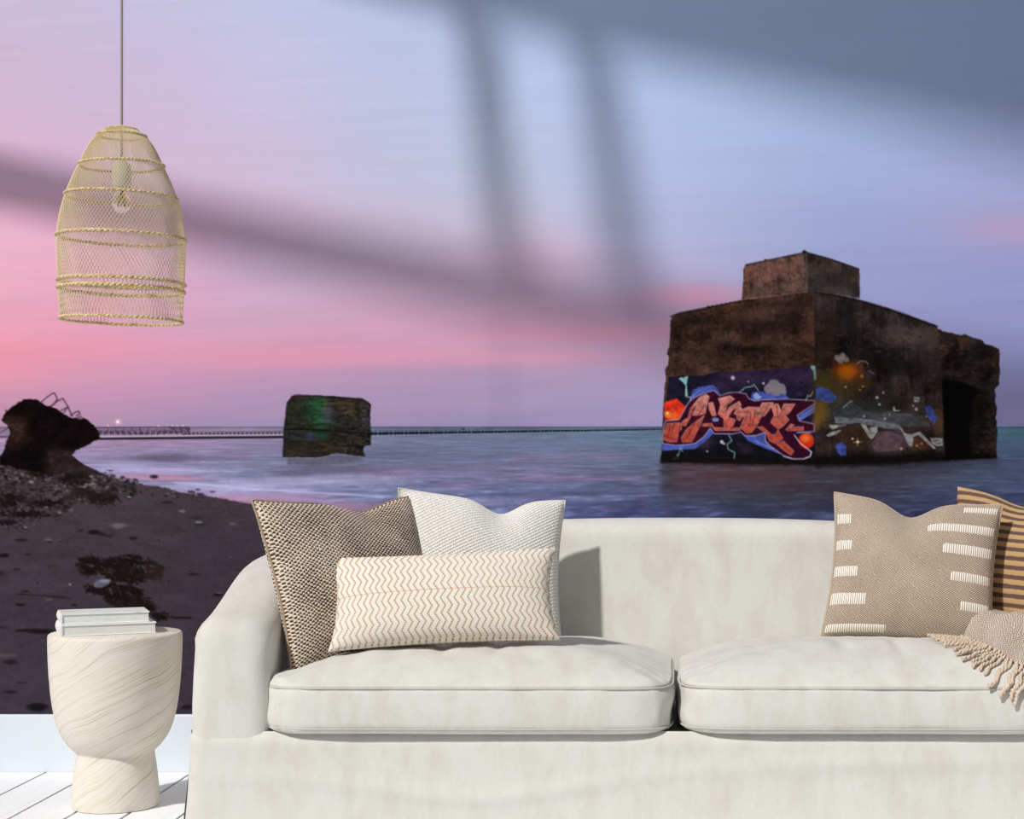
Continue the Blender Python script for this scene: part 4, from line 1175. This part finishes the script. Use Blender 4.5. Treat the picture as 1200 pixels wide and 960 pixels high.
make_pillow('square_pillow', fE, .47, .43, M['stripe_ochre'], None, at(1208, 668, -.50), (rad(-15), rad(5), rad(-22)),
            'ochre and brown striped square pillow half hidden behind the tan one', 'pillows on the sofa')

# ------------------------------------------------------------------ fringed throw on the right seat cushion
throw = empty('throw_blanket', (1.0, -.85, .48)); tag(throw, 'beige woven throw with twisted fringe over the right seat cushion', 'blanket')
def tpart(mb, name, mat):
    o = mb.build(name, mat, throw); o.matrix_parent_inverse = Matrix.Translation(-Vector(throw.location)); return o
def throw_z(x, y):
    zc = cushion_top(x, max(y, CUSH_Y0 + .004))
    if x > XC + HW - ARM_W - .05:
        f = min(1, (x - (XC + HW - ARM_W - .05)) / .06)
        zc = max(zc, zc * (1 - f) + f * (arm_z(min(-.12, max(-1.02, y))) + .006))
    return zc
# free edge of the cloth: from behind the tan pillow forward to the front of the cushion
edge_pts = [(.765, -.70), (.780, -.77), (.792, -.84), (.806, -.90), (.825, -.955), (.850, -1.0), (.885, -1.025), (.94, -1.04)]
far_pts = [(.86, -.60), (.93, -.58), (1.0, -.58), (1.06, -.60), (1.10, -.66), (1.12, -.74), (1.13, -.82), (1.14, -.90)]
NE, NF = 60, 26
E = np.array(edge_pts); Fp = np.array(far_pts); te = np.linspace(0, 1, len(E)); ti = np.linspace(0, 1, NE)
Ex = np.stack([np.interp(ti, te, E[:, k]) for k in (0, 1)], 1); Fx = np.stack([np.interp(ti, te, Fp[:, k]) for k in (0, 1)], 1)
vs, uv = [], []
for i in range(NE):
    for j in range(NF):
        t = j / (NF - 1)
        p = Ex[i] * (1 - t) + Fx[i] * t
        fold = .014 * math.sin(17 * ti[i] + 3.2 * t + .6) * (0.25 + .75 * math.sin(math.pi * min(1, t * 1.2))) + .085 * min(1, t * 1.7) ** 1.3
        z = throw_z(p[0], p[1]) + .010 + max(-.004, fold)
        vs.append((p[0], p[1], z)); uv.append((ti[i] * .45, t * .32))
top = MB().add(vs, grid_faces(NE, NF), uv)
top.add([(x, y, z - .006) for x, y, z in vs], grid_faces(NE, NF, True), uv)
tpart(top, 'cloth', M['throw_weave'])
rr = random.Random(4)
NS = 26
for i in range(NS):
    f = (i + .5) / NS
    px, py = np.interp(f, ti, Ex[:, 0]), np.interp(f, ti, Ex[:, 1])
    ang = rad(186 + 72 * f + rr.uniform(-8, 8))
    L = .098 + .02 * rr.random() + .02 * f
    pts = []
    drop = 0.0
    for k in range(15):
        s = L * k / 14
        x = px + math.cos(ang) * s * .95 + .004 * math.sin(k * .9 + i); y = py + math.sin(ang) * s * .9
        if y < CUSH_Y0 - .008:
            over = CUSH_Y0 - .008 - y; y = CUSH_Y0 - .010 - .002 * rr.random(); z = C_SEAM + .012 - over
        else:
            z = cushion_top(x, y) + .009
            if y < CUSH_Y0 + .02: z = max(z, C_SEAM + .012)
        if k < 2: z += .004
        pts.append(Vector((x, y, z)))
    # two twisted plies
    mb = MB()
    for ph in (0, math.pi):
        q = []
        fine = 36
        for k in range(fine):
            s = k / (fine - 1) * 14; a0 = int(min(13, s)); fr_ = s - a0
            c = pts[a0].lerp(pts[a0 + 1], fr_)
            th = ph + k * .95
            q.append(c + Vector((.0024 * math.cos(th) * math.sin(ang), -.0024 * math.cos(th) * math.cos(ang), .0024 * math.sin(th))))
        mb.tube(q, [.0033] * (fine - 2) + [.0028, .0018], 6)
    tpart(mb, 'fringe_strand', M['throw_fringe'])

# ------------------------------------------------------------------ wooden side table
TBL_Y = -.52
st_ = sc_at(TBL_Y)
tx = (135.5 - VPX) / st_
TZ = CAM_H - (741 - VPY) / st_
def pz(py): return TZ * (1 - (py - 741) / (950.0 - 741))
prof_px = [(950, 40), (950, 47), (949.2, 49.2), (947, 49.8), (940, 49.6), (925, 48.6), (910, 47.2), (898, 45.6), (890, 44.4), (886, 43.8), (884, 44.2), (881.5, 46.5), (878, 50), (873, 54.2), (867, 58.2), (860, 61.8), (850, 65.4), (838, 68.4), (825, 70.6), (810, 72.4), (790, 74.0), (770, 75.0), (755, 75.4), (745, 75.4), (742.3, 74.8), (741, 73.2), (741, 40), (741, 1)]
prof = [(r / st_, pz(py)) for py, r in prof_px]
a = NT('pale_wood'); a.set(rough=.55, spec=.25)
uv = a.coord('UV'); s = a.sep(uv)
ob = a.coord('Object')
wv = a.math('MULTIPLY', a.math('SUBTRACT', a.noise(uv, 3.2, 2), .5), .085)
lo = a.noise(uv, 6.5, 3)
acr = a.math('ADD', a.math('SUBTRACT', a.math('MULTIPLY', s[1], .90), a.math('MULTIPLY', s[0], .40)), wv)
alo = a.math('ADD', a.math('MULTIPLY', s[0], .90), a.math('MULTIPLY', s[1], .42))
g1 = a.noise(a.comb(a.math('MULTIPLY', acr, 120), a.math('MULTIPLY', alo, 2.2)), 1.0, 5, .6)
g2 = a.noise(a.comb(a.math('MULTIPLY', acr, 330), a.math('MULTIPLY', alo, 2.6)), 1.0, 3, .55)
base = a.ramp(g1, [(.26, (200, 186, 166)), (.40, (223, 218, 209)), (.58, (232, 229, 224)), (.76, (225, 220, 211))])
lines = a.ramp(g2, [(.30, (150, 122, 92)), (.40, (240, 234, 222)), (1, (250, 247, 242))])
mx = a.n.new('ShaderNodeMix'); mx.data_type = 'RGBA'; mx.blend_type = 'MULTIPLY'
a.put(mx.inputs['Factor'], a.math('MULTIPLY', a.math('ADD', lo, .2), .95)); a.t.links.new(base, mx.inputs[6]); a.t.links.new(lines, mx.inputs[7])
a.col(mx.outputs[2]); a.bump(a.math('ADD', g1, a.math('MULTIPLY', g2, .6)), .0012, .5); M['pale_wood'] = a.m
table = MB().lathe(prof, 112).build('side_table', M['pale_wood'])
autosmooth(table, 50)
table.location = (tx, TBL_Y, 0)
tag(table, 'whitewashed turned wood side table with a narrower foot, holding two books', 'side table')

# two books
plain('book_cover', (240, 242, 241), .45, grain=18)
a = NT('book_cover_art'); a.set(rough=.35, spec=.35)
ob = a.coord('Object')
nz = a.noise(ob, 9, 3, .5, 1.2)
a.col(a.ramp(nz, [(.36, (222, 236, 230)), (.50, (240, 243, 240)), (.60, (236, 230, 220)), (.68, (206, 190, 176)), (.75, (238, 240, 238))])); M['book_cover_art'] = a.m
def book(loc, rz, w, d, h, top_mat, label):
    root = empty('book', loc, (0, 0, rz)); tag(root, label, 'book', 'books on the side table')
    c = .0028
    MB().bevel_box((-w / 2, -d / 2, 0), (w / 2, d / 2, c), .0008).build('cover', M['book_cover'], root, smooth=False)
    MB().bevel_box((-w / 2, -d / 2, h - c), (w / 2, d / 2, h), .0008).build('cover', top_mat, root, smooth=False)
    # spine at the left, gently rounded; pages between
    sp = []
    for j in range(9):
        t = j / 8; sp.append((-w / 2 - .0035 * math.sin(math.pi * t), c * .4 + (h - c * .8) * t))
    sp += [(-w / 2 + .003, h - c * .4), (-w / 2 + .003, c * .4)]
    MB().loft([[(x, -d / 2, z) for x, z in sp], [(x, d / 2, z) for x, z in sp]]).build('spine', M['book_cover'], root, smooth=False)
    MB().box((-w / 2 + .003, -d / 2 + .003, c), (w / 2 - .003, d / 2 - .003, h - c)).build('page_block', M['page_paper'], root, smooth=False)
    return root
bk = at(124.5, 738, TBL_Y); 
book((bk.x, TBL_Y, TZ + .0005), rad(24), .245, .165, .030, M['book_cover'], 'larger white book lying flat on the wooden side table')
book((bk.x - .008, TBL_Y + .002, TZ + .031), rad(23), .228, .15, .028, M['book_cover_art'], 'white book with pale printed cover on top of the other book')

# ------------------------------------------------------------------ pendant lamp
ls = sc_at(LAMP_Y)
lx = (142.5 - VPX) / ls
def lz(py): return CAM_H - (py - VPY) / ls
lamp = empty('pendant_lamp', (lx, LAMP_Y, lz(150))); tag(lamp, 'tall open-weave rattan pendant lamp with rope hoops on a grey cord', 'lamp')
Z0 = lz(150)
plain('straw', (234, 214, 176), .8, grain=300)
a = NT('straw_rope'); a.set(rough=.8, spec=.2)
o = a.coord('Object')
a.col(a.ramp(a.noise(o, 160, 3, .6), [(.32, (176, 144, 96)), (.5, (222, 196, 150)), (.68, (244, 230, 196))])); a.bump(a.noise(o, 420, 2), .001, .7); M['straw_rope'] = a.m
LP = [(149, 14), (152, 18), (158, 26), (166, 33), (180, 41), (195, 47.8), (212, 55.5), (232, 63), (255, 68.8), (280, 71.8), (310, 71.4), (337, 70.2), (360, 69), (375.5, 68.4)]
lp_y = [p[0] for p in LP]; lp_r = [p[1] for p in LP]
def shade_r(py): return smoothpath(py, lp_y, lp_r) / ls
# net: two families of slanting strands
mb = MB()
NSTR, NSEG = 104, 46
pys = np.linspace(150, 375, NSEG)
rs = [shade_r(p) for p in pys]; zs = [lz(p) - Z0 for p in pys]
TW = 2 * math.pi * .30
for fam in (1, -1):
    for i in range(NSTR):
        pts = []
        for k in range(NSEG):
            th = 2 * math.pi * i / NSTR + fam * TW * (1 - (1 - k / (NSEG - 1)) ** 1.4)
            r = rs[k] + fam * .0005
            pts.append((r * math.cos(th), r * math.sin(th), zs[k]))
        mb.tube(pts, .00062, 3, caps=False)
o = mb.build('shade_net', M['straw'], lamp); o['kind'] = 'stuff'
def hoop(py, rr_, name='hoop', plies=2, tilt=0.0):
    mb = MB(); R_ = shade_r(py) + .001; n = 168
    for ph in range(plies):
        pts = []
        for k in range(n):
            th = 2 * math.pi * k / n; tw = th * 42 / 1 + 2 * math.pi * ph / plies
            tw = th * 36 + 2 * math.pi * ph / plies
            q = R_ + rr_ * .62 * math.cos(tw)
            pts.append((q * math.cos(th), q * math.sin(th), lz(py) - Z0 + rr_ * .62 * math.sin(tw) + tilt * math.cos(th)))
        mb.tube(pts, rr_ * .62, 5, closed=True)
    mb.build(name, M['straw_rope'], lamp)
for py, r_, tl in ((152, .0022, 0), (159, .0030, 0), (194, .0034, .002), (231, .0034, -.003), (279, .0040, -.003), (331, .0046, -.003), (340, .0046, -.003), (375.5, .0040, -.003)):
    hoop(py, r_, 'hoop', 2, tl)
# cap disc of coiled straw and cord
mb = MB()
for k in range(7):
    r = .004 + .0036 * k
    mb.tube([(r * math.cos(t), r * math.sin(t), .002 - .0002 * k) for t in np.linspace(0, 2 * math.pi, 24, endpoint=False)], .0018, 5, closed=True)
mb.build('top_coil', M['straw_rope'], lamp)
CEIL = roof_z(lx)
MB().tube([(0, 0, CEIL - Z0), (0, 0, .5), (0, 0, .0), (0, 0, lz(192) - Z0)], .0034, 10).build('cord', M['cord_grey'], lamp)
rose = MB().lathe([(.03, -.045), (.046, -.04), (.05, 0)], 32).build('ceiling_rose', M['cord_grey'], lamp)
rose.location = (0, 0, CEIL - Z0 - .002); rose.rotation_euler = (0, -math.pi / 4, 0)
zz = lambda p: lz(p) - Z0
px_ = 1 / ls
so = MB().lathe([(7.0 * px_, zz(222)), (9.0 * px_, zz(221)), (10.6 * px_, zz(216)), (11 * px_, zz(208)), (11 * px_, zz(200)), (10.2 * px_, zz(194)), (7.5 * px_, zz(190.5)), (3 * px_, zz(188)), (2 * px_, zz(183))], 40).build('socket', M['lamp_socket'], lamp)
a = NT('bulb_glass'); a.set(rough=.03, trans=.9, ior=1.2); a.col((250, 246, 236)); M['bulb_glass'] = a.m
bu = MB().lathe([(1 * px_, zz(251)), (5 * px_, zz(250)), (9.2 * px_, zz(246)), (11 * px_, zz(240)), (10.6 * px_, zz(234)), (8.6 * px_, zz(229)), (6.6 * px_, zz(225)), (6 * px_, zz(221))], 40).build('bulb', M['bulb_glass'], lamp)
mb = MB()
mb.tube([(0, 0, zz(222)), (0, 0, zz(230))], .0035, 8)
mb.tube([(0, 0, zz(230)), (-.008, 0, zz(242))], .0011, 5); mb.tube([(0, 0, zz(230)), (.008, 0, zz(242))], .0011, 5)
mb.tube([(-.008, 0, zz(242)), (0, .004, zz(239)), (.008, 0, zz(242))], .0006, 5)
mb.build('filament', M['bulb_core'], bu)
